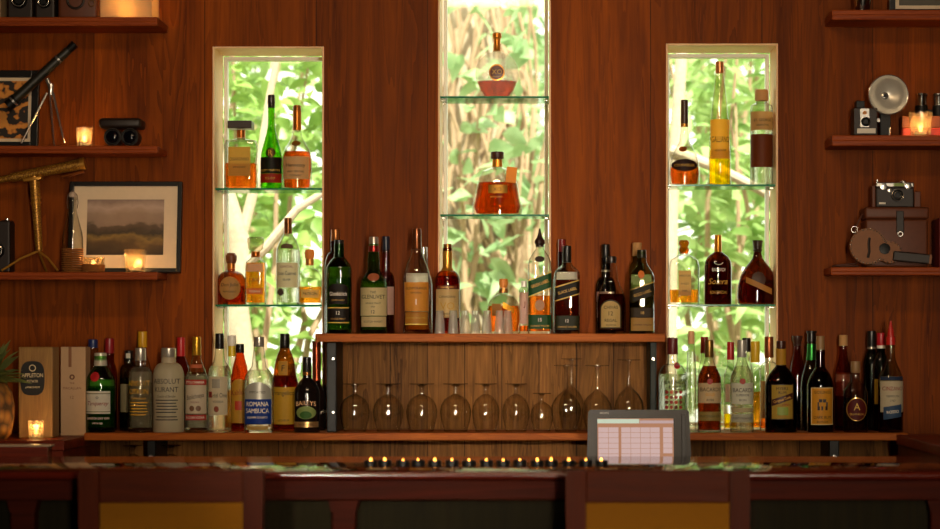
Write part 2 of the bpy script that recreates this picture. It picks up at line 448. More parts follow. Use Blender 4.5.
for k in range(60):
    a = random.uniform(PI, 2*PI); r = .25+random.uniform(0, .05); pts = []
    z = random.uniform(.4, 1.2); top = random.uniform(1.8, 3.6); tw = random.uniform(-1.2, 1.2)
    for i in range(15):
        q = i/14; zz = z+(top-z)*q; aa = a+tw*q+.35*math.sin(q*9+k); rr = r-.05*q+.03*math.sin(q*13+2*k)
        pts.append((rr*math.cos(aa)-.06*q, rr*math.sin(aa), zz))
    m.path(pts, .01, 6, lambda q, b=random.uniform(.005, .014): b)
m.build('root_vines', BARKD, t)
t = thing('tree', 'thin leaning tree with a pale branch outside the right window', 'tree', (.55, 8.95, 0), 0, 'trees outside the windows')
m = MB(); m.path([(-.1, 0, 0), (-.06, 0, 1.2), (-.05, 0, 1.9), (.0, .05, 2.6), (.1, .1, 3.6)], .03, 12, lambda q: .035-.015*q); m.build('trunk', BARK, t)
m = MB(); m.path([(-.05, 0, 2.12), (.12, -.05, 2.05), (.28, -.05, 1.97), (.5, -.05, 1.84), (.62, -.05, 1.8)], .02, 10, lambda q: .024-.01*q); m.build('branch', BARK, t)
# spiky plant low outside the right window
t = thing('spiky_plant', 'low spiky plant with strap leaves outside the right window', 'plant', (.70, 8.15, 0), 0, 'plants outside the windows')
m = MB(); m.path([(0, 0, 0), (0, 0, .6), (.02, 0, 1.18)], .03, 10); m.build('stem', BARKD, t)
m = MB()
for k in range(70):
    a = random.uniform(0, 2*PI); e = random.uniform(-.1, 1.0); add_leaf(m, (.02, 0, 1.18+random.uniform(-.06, .04)), (math.cos(a), math.sin(a), e), random.uniform(.28, .45), .035, .3, .35)
m.build('foliage', LF3, t, recalc=False)

# ---------------------------------------------------------------- shelves
ZL = Z(433, 6.72)     # top of the long bottle shelf
ZR = Z(333.6, 6.74)   # top of the raised middle shelf
LB = Z(440.5, 6.72)
t = thing('bottle_shelf', 'long wooden bottle shelf running below the windows', 'shelf', (0, 6.86, ZL))
MB().box(X(84, 6.72), X(908, 6.72), 6.72-6.86, 6.986-6.86, LB-ZL, 0, .003).build('shelf_board', SHELFW, t, smooth=False)
for a, b in ((148.5, 157), (828, 838)):
    m = MB(); m.box(X(a, 6.8), X(b, 6.8), -.09, .126, LB-ZL-.09, LB-ZL-.0005, .003)
    br = m.build('bracket', BLACK, t, smooth=False)
    m = MB(); m.tube((X((a+b)/2, 6.8), -.096, LB-ZL-.05), (X((a+b)/2, 6.8), -.088, LB-ZL-.05), .006); m.build('bolt', SILVER, br)
t = thing('riser_shelf', 'raised middle shelf on dark metal posts holding whisky bottles', 'shelf', (0, 6.86, ZL))
th = Z(342, 6.74)-ZL
MB().box(X(315, 6.74), X(665.5, 6.74), 6.74-6.86, 6.986-6.86, th, ZR-ZL, .003).build('shelf_board', SHELFW, t, smooth=False)
POSTM = mat('dark_green_metal', '0e1a15', .5, 0, .2)
for a, b, mm in ((327, 336.5, BLACK), (650, 656.5, POSTM)):
    m = MB(); m.box(X(a, 6.77), X(b, 6.77), -.09, .12, .0005, th-.0005, .003); po = m.build('post', mm, t, smooth=False)
    for z in (.06, th-.05):
        m = MB(); m.tube((X(b-3.2, 6.77), -.094, z), (X(b-3.2, 6.77), -.088, z), .004); m.build('bolt', SILVER, po)
def wall_shelf(label, px0, px1, py0, py1):
    d = 6.82; z1 = Z(py0, d); z0 = Z(py1, d); x0 = X(px0, d); x1 = X(px1, d)
    t = thing('wall_shelf', label, 'shelf', ((x0+x1)/2, 6.93, z0)); w = (x1-x0)/2; h = z1-z0
    MB().box(-w, w, -.108, .0815, .004, h, .004).build('shelf_board', SHELFR, t, smooth=False)
    MB().box(-w, w, -.112, -.095, .0, h*.55, .004).build('edge_moulding', SHELFR, t, smooth=False)
    return z1
SHELFR = wood('shelf_redwood', '64220a', 'a04a18', .45, 'X', None, 1.5, .15)
SL1 = wall_shelf('top wall shelf on the left holding cameras and frosted candle lantern', -70, 157.5, 16.8, 26)
SL2 = wall_shelf('middle wall shelf on the left under the spyglass and binoculars', -70, 157.5, 145.5, 153.5)
SL3 = wall_shelf('lowest wall shelf on the left under the brass telescope', -70, 157.5, 272, 280)
SR1 = wall_shelf('top wall shelf on the right holding a metal cup', 832, 1010, 9.5, 20)
SR2 = wall_shelf('middle wall shelf on the right under the flash camera', 832, 1010, 135, 146)
SR3 = wall_shelf('lowest wall shelf on the right under the leather case', 831, 1010, 267, 275.5)
GSH = shell('shelf_glass', 'eef7ee', '6fae90', .8); GEDGE = mat('green_glass_edge', '2f7d5c', .1, 0, .6)
GZ = {}
for key, hole, py, lab in (('wl1', 0, 188, 'upper glass shelf across the left window'), ('wl2', 0, 304.5, 'lower glass shelf across the left window'),
                           ('wc1', 1, 96.2, 'upper glass shelf across the middle window'), ('wc2', 1, 214.3, 'lower glass shelf across the middle window'),
                           ('wr1', 2, 184.3, 'upper glass shelf across the right window'), ('wr2', 2, 304.3, 'lower glass shelf across the right window')):
    x0, x1 = holes[hole][0]+.0065, holes[hole][1]-.0065; z = Z(py, 7.02); GZ[key] = z
    t = thing('glass_shelf', lab, 'shelf', ((x0+x1)/2, 7.1, z-.006)); w = (x1-x0)/2
    MB().box(-w, w, -.079, .085, 0, .006).build('shelf_glass', GSH, t, smooth=False)
    MB().box(-w, w, -.082, -.0792, 0, .006, .0008).build('polished_edge', GEDGE, t, smooth=False)
    for q in (-1, 1):
        for yy in (-.04, .05):
            m = MB(); m.tube((q*(w-.012), yy, -.003), (q*(w+.0004), yy, -.003), .0028, n=8); m.build('shelf_pin', SILVER, t)

# ---------------------------------------------------------------- bar, counters, stools
BT = Z(471, 5.2)
t = thing('bar_counter', 'dark polished mahogany bar counter with row of tealights', 'bar counter', (0, 5.5, 0))
MB().box(-2.2, 2.2, -.30, .36, BT-.022, BT, .009, seg=3).build('bar_top', mat('lacquered_mahogany', '2c0a05', .07, 0, .45), t)
NOSE = mat('polished_nosing', '4a1408', .16, 0, .6)
m = MB(); m.tube((-2.2, -.2995, BT-.0105), (2.2, -.2995, BT-.0105), .0095, n=20); m.build('front_nosing', NOSE, t)
MB().box(-2.2, 2.2, -.275, -.24, Z(500, 5.225), BT-.0222, .003).build('apron', BARA, t, smooth=False)
MB().box(-2.2, 2.2, -.19, -.16, .1, BT-.0222).build('front_panel', BARP, t, smooth=False)
MB().box(-2.2, 2.2, -.14, -.10, 0, .0995).build('plinth', BLACK, t, smooth=False)
for px in (26, 345, 940):
    x = X(px, 5.3); m = MB(); m.box(x-.028, x+.028, -.238, -.191, .05, Z(500, 5.225)-.001, .004)
    m.prism([(x-.036, Z(500, 5.225)-.001), (x+.036, Z(500, 5.225)-.001), (x+.029, Z(512, 5.26)), (x-.029, Z(512, 5.26))], -.24, -.192); m.build('pilaster', BARA, t, smooth=False)
# return of the bar on the right, end cabinet and flap on the left, low back counter behind the bar
CABW = wood('cabinet_wood', '2e1408', '6a3414', .5, 'Z', None, 1.2, .12)
t = thing('bar_return', 'wooden side counter running back from the bar at far right', 'counter', (1.25, 6.3, 0))
MB().box(X(893, 6.8)-1.25, .55, -.43, .40, 0, Z(433, 6.8)-.03).build('body', CABW, t, smooth=False)
MB().box(X(893, 6.8)-1.25-.004, .55, -.43, .405, Z(433, 6.8)-.0295, Z(433, 6.8), .003).build('worktop', REDW, t, smooth=False)
t = thing('end_cabinet', 'low red-brown end cabinet at left under the boxed bottles', 'cabinet', (-1.75, 6.68, 0))
ZE = Z(440.5, 6.45); xe = X(63, 6.45)+1.75
MB().box(-.5, xe, -.23, .31, .0, ZE-.03).build('body', REDW, t, smooth=False)
MB().box(-.5, xe+.004, -.234, .31, ZE-.0295, ZE, .003).build('worktop', REDW, t, smooth=False)
m = MB(); m.sphere((xe-.05, -.238, ZE-.075), .006); m.build('knob', BRASS, t)
t = thing('bar_flap', 'wooden side flap of the bar at far left with pale edge', 'counter', (-1.75, 5.55, 0))
zf = Z(452, 5.65)
MB().box(-.5, X(28, 5.65)+1.75-.008, .3605, .41, 0, zf, .002).build('panel', REDW, t, smooth=False)
MB().box(-.5, X(28, 5.65)+1.75, .3605, .41, zf+.0002, zf+.006, .002).build('pale_edge', mat('pale_trim', 'a8917a', .3), t, smooth=False)
t = thing('back_counter', 'low wooden back counter behind the bar under the bottle shelf', 'counter', (0, 6.6, 0))
ZC = .93
MB().box(-1.23, 1.04, -.29, .386, 0, ZC-.03).build('body', CABW, t, smooth=False)
MB().box(-1.23, 1.04, -.30, .386, ZC-.0295, ZC, .003).build('worktop', REDW, t, smooth=False)

CANE = None
def cane():
    t = NT('woven_cane'); v = t.obj()
    sep = t.n('ShaderNodeSeparateXYZ'); t.l(v, sep.inputs[0])
    sx = t.math('SINE', t.math('MULTIPLY', sep.outputs[0], 900)); sz = t.math('SINE', t.math('MULTIPLY', sep.outputs[2], 900))
    h = t.math('MULTIPLY_ADD', t.math('MULTIPLY', sx, sz), .25, t.math('MULTIPLY_ADD', sx, .18, .5))
    c = t.ramp(h, [(.15, '331e04'), (.85, '96600f')]); b = t.bsdf(c, .7, 0, .05); t.bump(b, h, .5, .001); t.surf(b.outputs[0]); return t.m
CANE = cane()
def stool(label, x, rz):
    t = thing('bar_stool', label, 'stool', (x, 5.0, 0), rz, 'stools at the bar')
    h = Z(470, 5.0); w = .2035
    for s in (-1, 1):
        m = MB(); m.prism([(s*(w-.043), .0), (s*(w-.012), .0), (s*w, h-.004), (s*(w-.003), h), (s*(w-.045), h), (s*(w-.045), h-.004)] if s > 0 else
                          [(-(w-.012), 0), (-(w-.043), 0), (-(w-.045), h-.004), (-(w-.045), h), (-(w-.003), h), (-w, h-.004)], -.018, .018)
        m.build('back_leg', STOOLZ, t, smooth=False)
        m = MB(); m.box(s*(w-.028)-.017, s*(w-.028)+.017, .0, .034, 0, .72, .003, M=Matrix.Translation((0, .27, 0))); m.build('front_leg', STOOLZ, t, smooth=False)
        MB().box(s*(w-.028)-.011, s*(w-.028)+.011, .0185, .2695, .66, .72, .002).build('side_rail', STOOLW, t, smooth=False)
        MB().box(s*(w-.028)-.01, s*(w-.028)+.01, .0185, .2695, .26, .29, .002).build('stretcher', STOOLW, t, smooth=False)
    z1 = Z(502.5, 5.0)
    MB().box(-(w-.0455), w-.0455, -.016, .016, z1, h, .003).build('top_rail', STOOLW, t, smooth=False)
    MB().box(-(w-.0455), w-.0455, -.014, .014, .80, .84, .003).build('lower_rail', STOOLW, t, smooth=False)
    MB().box(-(w-.0455), w-.0455, -.005, .005, .8405, z1-.0005).build('cane_panel', CANE, t, smooth=False)
    MB().box(-(w-.04), w-.04, .0, .31, .7205, .765, .012).build('seat', mat('stool_cushion', '6b4a22', .8), t)
    MB().box(-(w-.046), w-.046, .273, .301, .30, .33, .003).build('foot_rail', STOOLW, t, smooth=False)
    return t
stool('left bar stool with a woven cane back, facing the bar', X(172, 5.0), .02)
stool('right bar stool with a woven cane back, facing the bar', X(657.5, 5.0), 0)

# ---------------------------------------------------------------- bottles
ROW = {'LF': (6.79, ZL), 'LR': (6.925, ZL), 'RF': (6.82, ZR), 'RR': (6.935, ZR)}
for k in GZ: ROW[k] = (7.095, GZ[k])
GRP = {'L': 'bottles on the long shelf', 'R': 'bottles on the raised shelf', 'w': 'bottles on the window shelves'}
def ease(t): return t*t*(3-2*t)
def std(R, sh, nk, rn, top, e='r', foot=.96, lip=0):
    """half widths and picture heights, from the base up ('B' = the base)"""
    pr = [(R*foot, 'B'), (R, 'B2')]
    pr.append((R, sh))
    for i in range(1, 11):
        t = i/10
        if e == 'r': a = PI/2*t; pr.append((rn+(R-rn)*math.cos(a), sh+(nk-sh)*math.sin(a)))
        elif e == 'c': pr.append((R+(rn-R)*ease(t), sh+(nk-sh)*t))
        elif e == 'm':
            a = PI/2*t; q1 = rn+(R-rn)*math.cos(a); q2 = R+(rn-R)*ease(t); pr.append(((q1+q2)/2, sh+(nk-sh)*(math.sin(a)+t)/2))
        else: pr.append((R+(rn-R)*t, sh+(nk-sh)*t))
    pr.append((rn, top)) if not lip else pr.extend([(rn, top+2.5), (rn+lip, top+2), (rn+lip, top)])
    return pr
BACKL = None
def bottle(name, label, row, cx, prof, glass, cap=None, capm=None, liq=None, foils=(), labels=(), texts=(), d=None, p=2, dy=1.0, cat='bottle', rz=0, extra=None, group=None, back=False):
    D, zb = ROW[row]; D = d or D; s = D/F; by = PY(zb, D)
    H = lambda y: (by-y)*s
    t = thing(name, label, cat, (X(cx, D), D, zb+.0004), rz, group or GRP[row[0]])
    pr = []
    for hw, y in prof:
        z = 0 if y == 'B' else (.004 if y == 'B2' else H(y)); pr.append((hw*s, z))
    rmax = max(r for r, _ in pr); rmin = pr[-1][0]
    def pw(r, z):
        if p == 2: return 2
        q = (r-rmin)/(rmax-rmin+1e-9); return 2+(p-2)*min(1, max(0, (q-.25)/.5))
    def rad(z):
        for (r0, z0), (r1, z1) in zip(pr, pr[1:]):
            if z0 <= z <= z1 and z1 > z0: return r0+(r1-r0)*(z-z0)/(z1-z0)
        return pr[-1][0] if z > pr[-1][1] else pr[0][0]
    def dyy(r, z): return 1+(dy-1)*min(1, max(0, (pw(r, z)-2)/(p-2))) if p > 2 else dy
    def front(x, z, off=0.0):
        r = rad(z); q = pw(r, z); k = min(.985, abs(x)/r)
        return Vector((x, -dyy(r, z)*r*(1-k**q)**(1/q)-off, z))
    n = 28 if rmax > .02 else 20
    m = MB(); m.lathe(pr, n, p=p, dy=dy, pf=pw if p > 2 else None)
    m.build('glass_body', glass, t)
    if liq:
        lm, ly = liq; zl = H(ly); lp = [(r*.93, max(z, .007)) for r, z in pr if z < zl]
        lp = [(lp[0][0], .007)]+[q for q in lp if q[1] > .0071]+[(rad(zl)*.93, zl)]
        m = MB(); m.lathe(lp, n, p=p, dy=dy, pf=(lambda r, z: pw(r/.93, z)) if p > 2 else None); m.build('liquid', lm, t)
    if cap:
        m = MB(); q = [(hw*s, H(y)) for hw, y in cap]
        if len(q) == 2:
            a, b = q; e = min(.0015, (b[1]-a[1])*.2); q = [(a[0]*.96, a[1]), (a[0], a[1]+e), (b[0], b[1]-e), (b[0]-e, b[1])]
        m.lathe(q, 20); m.build('cap', capm, t)
    for (y0, y1, fm) in foils:
        z0, z1 = H(y1), H(y0); m = MB()
        m.lathe([(rad(z0+(z1-z0)*i/6)+.0006, z0+(z1-z0)*i/6) for i in range(7)], 20, dy=dy if p == 2 else 1); m.build('neck_foil', fm, t)
    if back:  # pale sheet added on the rear wall to brighten the glass from behind
        zt = max(z for r, z in pr if r > rmax*.93); z0 = min(.012, zt*.3); m = MB(); g = []
        for j in range(5):
            z = z0+(zt-z0)*j/4; g.append([m.bm.verts.new(Vector((q.x, -q.y+.0006, q.z))) for q in [front(rad(z)*.86*math.sin((-1+2*i/12)*PI/2), z) for i in range(13)]])
        for a, b in zip(g, g[1:]):
            for i in range(12): m.bm.faces.new((a[i], a[i+1], b[i+1], b[i]))
        m.build('back_label', BACKL, t, recalc=False)
    lo = {}
    for L in labels:
        shape, x0, x1, y0, y1, lm = L[:6]; nm = L[6] if len(L) > 6 else 'label'; arg = L[7] if len(L) > 7 else 0
        ax, bx, az, bz = (x0-cx)*s, (x1-cx)*s, H(y1), H(y0); mx, hx, mz, hz = (ax+bx)/2, (bx-ax)/2, (az+bz)/2, (bz-az)/2
        nu, nv = 14, 8; m = MB(); g = []
        for j in range(nv+1):
            v = -1+2*j/nv; rowv = []
            for i in range(nu+1):
                u = math.sin((-1+2*i/nu)*PI/2)
                if shape == 'oval': x = mx+hx*u*math.sqrt(1-v*v/2); z = mz+hz*v*math.sqrt(1-u*u/2)
                elif shape == 'arch': tp = bz-arg*s*(1-math.sqrt(max(0, 1-u*u))); x = mx+hx*u; z = az+(tp-az)*(v+1)/2
                elif shape == 'diag': x = mx+hx*u; z = mz+hz*v+arg*s*u
                else: x = mx+hx*u; z = mz+hz*v
                rowv.append(m.bm.verts.new(front(x, z, .0005+.0003*lo.get('k', 0))))
            g.append(rowv)
        for a, b in zip(g, g[1:]):
            for i in range(nu): m.bm.faces.new((a[i], a[i+1], b[i+1], b[i]))
        lo['k'] = lo.get('k', 0)+1
        lo[nm] = m.build(nm, lm, t, recalc=False)
    off = .0008+.0003*lo.get('k', 0)
    bym = {}
    for T in texts: bym.setdefault(T[4].name, (T[4], []))[1].append(T)
    for mm, Ts in bym.values():
        m = MB()
        for T in Ts:
            st, xc, yc, hh = T[:4]; o = T[5] if len(T) > 5 else {}
            add_text(m, st, lambda x, z: front(x, z, off), (xc-cx)*s, H(yc), hh*s, o.get('w', 999)*s, o.get('rot', 0), o.get('sh', 0), o.get('arc', 0)/s)
        par = lo.get('label', t)
        m.build('lettering', mm, par, smooth=False, recalc=False)
    if extra: extra(t, front, s, H)
    return t
def lines(x0, x1, ys, mm, h=.8):
    """rows of small print as thin strips"""
    return [('rect', x0+(i % 3)*.6, x1-((i*2) % 3)*.8, y, y+h, mm, 'print_line') for i, y in enumerate(ys)]
BACKL = paper('ece6d6', 'back_label_paper')  # bright surface of the sheets added behind bottles to throw light back
INK = ink('2a1a10'); INKR = ink('8e1c14'); INKW = ink('eee4d0'); INKG = ink('d0a040'); INKY = ink('e2a020'); INKB = ink('1c2a5a')
CREAM = paper('ddcfae'); WHT = paper('e8e2d2'); TAN = paper('c49a60'); GOLD = paper('c8963c'); YELL = paper('d8a83a'); PINKL = paper('cfa596')

def add_emblem(t, f, s, H):
    m = MB()
    for x0, x1, y0, y1 in ((-4.4, 5.8, 402, 406), (-3, 4.2, 399, 402.2), (-4.4, -2, 406, 410), (-.6, 1.2, 406, 410), (3.4, 5.8, 406, 410)):
        m.poly([f(a*s, H(b), .0022) for a, b in ((x0, y1), (x1, y1), (x1, y0), (x0, y0))])
    m.build('emblem', INK, t, smooth=False, recalc=False)
def etched(name, tint, white, clear=.45):
    t = NT(name); tr = t.n('ShaderNodeBsdfTransparent'); tr.inputs[0].default_value = (*srgb(tint), 1)
    b = t.bsdf(white, .45, 0, .5); tl = t.n('ShaderNodeBsdfTranslucent'); tl.inputs[0].default_value = (*srgb(white), 1)
    m1 = t.n('ShaderNodeMixShader'); m1.inputs[0].default_value = .45; t.l(b.outputs[0], m1.inputs[1]); t.l(tl.outputs[0], m1.inputs[2])
    m2 = t.n('ShaderNodeMixShader'); m2.inputs[0].default_value = clear; t.l(m1.outputs[0], m2.inputs[1]); t.l(tr.outputs[0], m2.inputs[2]); t.surf(m2.outputs[0]); return t.m
CUT = etched('cut_crystal', 'faf8f2', 'f4f2ea', .74)
# window shelves, left
bottle('amaretto_bottle', 'square amber liqueur bottle with a flat dark square cap, upper left window shelf', 'wl1', 241, [(15.5, 'B'), (16.2, 'B2'), (16, 170), (16, 146), (15, 141), (8, 139.5), (4.2, 138.5), (4.2, 128)], CLEAR,
       liq=(L_OR, 164), p=6, dy=.8, foils=[(130.5, 138, foil('b06a2a'))], labels=[('rect', 230, 252, 148, 177, GOLD)],
       texts=[('DISARONNO', 241, 160, 3.4, INK, {'w': 19}), ('ORIGINALE', 241, 168, 1.8, INK, {'w': 14})],
       extra=lambda t, f, s, H: MB().box(-12*s, 12*s, -11*s, 11*s, H(129.3), H(121.6), .002).build('cap', plastic('2a160c'), t, smooth=False))
bottle('cognac_bottle', 'tall bright green cognac bottle with black and red label, upper left window shelf', 'wl1', 271.3, std(10.8, 160, 122, 3.4, 97, 'c'), shell('bright_green_glass', '8fd84a', '2a6a1a'), [(3.9, 104), (3.6, 95)], plastic('20160e'),
       foils=[(103.5, 108, foil('2a2a1a'))], labels=[('rect', 260.8, 281.8, 158, 174, paper('1c1410'), 'label'), ('rect', 260.8, 281.8, 174.2, 183.5, paper('a8201c'), 'red_band'), ('oval', 267, 276.5, 148.5, 158.5, foil('4a3a1a'), 'seal')],
       texts=[('REMY MARTIN', 271.3, 171, 2.2, INKG, {'w': 18}), ('V.S.O.P', 271.3, 179, 2.4, INKG, {'w': 12}), ('R', 271.5, 153.4, 6, INKG)])
bottle('cognac_bottle', 'amber cognac bottle with a copper foil neck and cream label, upper left window shelf', 'wl1', 297, [(13.5, 'B'), (14.5, 'B2'), (15, 166), (14.7, 158), (13, 151), (9, 144), (5, 137), (4.2, 131), (4, 120), (4.2, 107)], CLEAR, [(4.2, 112), (3.8, 105.5)], foil('9a5a22'),
       liq=(L_AM, 152), foils=[(111, 130.5, foil('b06a22'))], labels=[('rect', 284, 310, 157.5, 180, paper('dcb880')), ('oval', 292.5, 301.5, 141.5, 147, foil('a8742a'), 'seal')],
       texts=[('Hennessy', 297, 166, 3.6, INK, {'w': 20}), ('VERY SPECIAL', 297, 172.5, 2, INK, {'w': 19}), ('COGNAC', 297, 176.5, 2, INK, {'w': 12})])
bottle('tequila_bottle', 'squat brown tequila bottle with round wooden stopper, lower left window shelf', 'wl2', 231.3, std(14.7, 283, 271, 3.8, 263, 'r'), shell('amber_brown_glass', 'b8722a', '3a1806'), [(4.6, 263.5), (5.6, 260), (5.6, 256), (3.5, 253)], mat('stopper_wood', '6a3414', .5),
       liq=(L_WH, 286), foils=[(262, 269, foil('a86a2a'))], labels=[('oval', 221, 242, 277, 300, paper('c79a58'))], texts=[('Don Julio', 231.5, 285, 3.4, INK, {'w': 17, 'sh': .2}), ('REPOSADO', 231.5, 292, 1.8, INK, {'w': 13})])
bottle('tequila_bottle', 'tall square golden tequila bottle with wide clear stopper, lower left window shelf', 'wl2', 255.7, [(9.5, 'B'), (10.2, 'B2'), (10, 270), (9.4, 262), (6, 258.5), (4.4, 257), (4.4, 251)], CLEAR, [(4.5, 252), (7.5, 249), (8.6, 242), (8.6, 239), (7, 237.3)], shell('frosted_stopper_glass', 'e8e2d4', 'a8a090'),
       liq=(L_GOLD, 263), p=5, dy=.9, foils=[(251.8, 257.4, foil('a86024'))], labels=[('rect', 247.5, 264, 264, 272, paper('e8b890'), 'neck_label'), ('rect', 247.5, 264, 288.5, 294.5, paper('e07a3a'))],
       texts=[('1800', 255.7, 280, 4, INK, {'w': 12}), ('TEQUILA', 255.7, 291.5, 2, INKW, {'w': 12})])
bottle('tequila_bottle', 'clear tequila bottle with a cream label and slim brown cap, lower left window shelf', 'wl2', 288, std(11.8, 254, 234, 4, 222, 'm'), CLEAR, [(4.1, 234), (3.8, 218)], foil('8a5a34'),
       liq=(L_CLR, 250), labels=[('rect', 277.5, 298.5, 263, 288, paper('efdfb8')), ('oval', 278.5, 285, 288.8, 296, ink('4a3a34'), 'medallion'), ('arch', 282, 294, 244, 249, ink('5a4634'), 'shoulder_label', 3)],
       d=7.058, texts=[('Jose Cuervo', 288, 273.5, 4, INK, {'w': 18}), ('SILVER', 288, 280, 2, INK, {'w': 9}), ('ESPECIAL', 288, 267, 2.2, INKR, {'w': 14})])
bottle('tequila_bottle', 'squat round tequila bottle with an orange cork and pale liquor, lower left window shelf', 'wl2', 309.5, [(12, 'B'), (12.8, 'B2'), (12.9, 284), (12, 276), (9, 271), (4.4, 268), (4, 264), (4, 259)], CLEAR, [(3.6, 259.5), (4.8, 257), (5.2, 253), (4.2, 249.5)], mat('orange_cork', 'c8782a', .6),
       liq=(L_GOLD, 287), dy=.8, foils=[(259.5, 265.5, foil('a8763a'))], labels=[('rect', 302, 320, 290, 298, paper('e8c878'))], d=7.138, texts=[('PATRON', 311, 294, 3, INK, {'w': 14})])
# window shelves, middle
def sunburst(t, f, s, H):
    m = MB()
    for k in range(22):
        a = 2*PI*k/22; r0, r1 = 10.5*s, 20*s
        c = Vector((0, 0, H(74)))
        p0 = f(r0*math.cos(a), c.z+r0*math.sin(a)) if c.z+r0*math.sin(a) > .004 else None
        p1 = f(r1*math.cos(a), max(.006, min(c.z+r1*math.sin(a), H(56)))) if p0 is not None else None
        if p0 is not None: m.path([p0, p1], .0011, 5)
    m.build('cut_ridges', CRYSTAL, t)
bottle('cognac_decanter', 'round crystal cognac decanter with a dark medallion, alone on the top middle shelf', 'wc1', 497, [(12.5, 'B'), (14, 'B2'), (17.5, 90), (20.7, 82), (21.8, 75), (21, 67), (17.5, 59.5), (11.5, 54.5), (5, 52.3), (4.2, 51), (4.2, 44)], CUT,
       [(4.3, 51.4), (3.8, 50.5), (3.4, 44), (3.6, 39), (4.6, 38), (4.6, 34), (3.8, 33)], foil('c07a2a'), liq=(liquid('xo_cognac', 'd87424'), 81.5), dy=.5, labels=[('oval', 489.2, 504.8, 65.5, 82, foil('c8843a'), 'medallion_rim'), ('oval', 490.4, 503.6, 66.8, 80.7, mat('medallion', '5a1c10', .4))],
       texts=[('XO', 497.2, 73, 5, INKG), ('REMY MARTIN', 497.2, 78, 1.5, INKG, {'w': 10}), ('XO', 497.2, 36.5, 2.6, INK)], extra=sunburst)
bottle('cognac_decanter', 'wide sloping cognac decanter with an orange hang tag, lower middle window shelf', 'wc2', 497.3, [(22.5, 'B'), (24.8, 'B2'), (25, 207), (22.5, 196), (20.2, 185), (18, 177), (15, 171.5), (9, 168.8), (5, 167.5), (4.5, 158)], CRYSTAL,
       [(6.6, 159), (6.6, 152)], mat('dark_wood_stopper', '3a160c', .45), liq=(liquid('xo_cognac', 'd87424'), 182.5), dy=.5, foils=[(159.5, 167, foil('c8822a'))], labels=[('rect', 488.5, 507.5, 185.5, 194, foil('8a6420'))],
       texts=[('XO', 497.5, 190, 4, ink('3a2408')), ('EXCELLENCE', 497, 197.5, 1.6, INKG, {'w': 17})],
       extra=lambda t, f, s, H: MB().box(5*s, 15.5*s, -15*s, -14*s, H(182.5), H(167), .0004, M=Matrix.Rotation(.1, 4, 'Y')).build('hang_tag', paper('f0a848'), t, smooth=False))
# window shelves, right
bottle('cognac_bottle', 'bulb-shaped cognac bottle with slim dark neck and oval label, upper right window shelf', 'wr1', 684.5, [(13.5, 'B'), (14.8, 'B2'), (15.2, 174), (14.5, 163), (12.5, 155), (9, 149), (5.4, 142), (4, 133), (3.6, 124), (3.6, 103)], CLEAR, [(3.9, 124), (3.7, 100)], plastic('3a2010'),
       liq=(L_AM, 167.6), dy=.8, foils=[(122, 127, foil('b07c34'))], labels=[('oval', 671, 697, 160, 172, paper('2a1410')), ('oval', 678.5, 686.5, 147, 152.5, foil('b0602a'), 'seal')], texts=[('COURVOISIER', 684, 166, 2.6, INKG, {'w': 20})])
bottle('liqueur_bottle', 'very tall tapering liqueur bottle with bright yellow contents, upper right window shelf', 'wr1', 719.7, [(10.8, 'B'), (11.4, 'B2'), (11, 160), (9.5, 130), (7.5, 105), (5.2, 85), (4.2, 76), (4, 66)], shell('pale_yellow_glass', 'f6f2dc', '8a8a58'), [(4.3, 73.5), (4.1, 61.8)], foil('c88452'),
       liq=(L_YEL, 150), labels=[('rect', 710.3, 729.3, 120, 159.5, paper('e8a63a'))], texts=[('GALLIANO', 719.8, 140, 6.2, INK, {'w': 17.5}), ('LIQUORE', 719.8, 151, 2, INK, {'w': 12})])
bottle('liqueur_bottle', 'straight cylindrical bottle with broad wood stopper and brown lower label, upper right window shelf', 'wr1', 761.5, [(10.8, 'B'), (11.4, 'B2'), (11.4, 109), (10.5, 105.5), (7, 103.5), (5.4, 102.5), (5.4, 98)], CLEAR, [(6.4, 101), (6.7, 99), (6.7, 92), (6, 90)], CORK,
       liq=(L_CLR, 118), labels=[('rect', 750.4, 772.6, 112.5, 131, paper('c9995e')), ('rect', 750.4, 772.6, 135, 168, paper('6e3214'), 'lower_label')], texts=[('ST. GEORGE', 761.5, 121, 2.6, INK, {'w': 17}), ('ABSINTHE', 761.5, 126, 2, INK, {'w': 15})])
bottle('tequila_bottle', 'square clear decanter with amber ball stopper and tall label, lower right window shelf', 'wr2', 684, [(14.5, 'B'), (15.2, 'B2'), (15, 266), (13.5, 260), (8, 256), (4.6, 254.5), (4.6, 250)], CLEAR, [(4, 254), (5.4, 250), (4, 247), (5.4, 244), (5.4, 242), (4, 240.3)], shell('amber_stopper_glass', 'e0963a', '7a3c10'),
       liq=(L_GOLD, 290), p=6, dy=.7, labels=[('rect', 678, 690.5, 271, 296, paper('c79a5a'))], texts=[('HERRADURA', 684.2, 276, 2, INK, {'w': 11}), ('ANEJO', 684.2, 284, 2, INK, {'w': 9}), ('100%', 684.2, 291, 1.8, INK, {'w': 7})])
bottle('rum_bottle', 'brown bottle with a gold cap and white script, lower right window shelf', 'wr2', 718, [(12.8, 'B'), (13.6, 'B2'), (13.6, 268), (13, 262), (10.5, 257), (6, 253.5), (3.8, 252), (3.6, 238)], shell('warm_brown_glass', '9a4a1a', '240a02'), [(3.8, 252), (3.5, 235)], foil('c8862a'),
       liq=(L_DK, 262), dy=.7, texts=[('BACARDI', 718, 270, 3.4, INKW, {'w': 13}), ('Solera', 718, 281.5, 6, INKG, {'w': 19, 'sh': .3}), ('RON ESPECIAL', 718, 292.5, 3, INKG, {'w': 17})],
       extra=lambda t, f, s, H: MB().path([f(4.5*s*math.sin(a), H(262)-3*s*math.cos(a), .0012) for a in [-1.3+2.6*i/10 for i in range(11)]], .0009, 5).build('emblem', INKW, t))
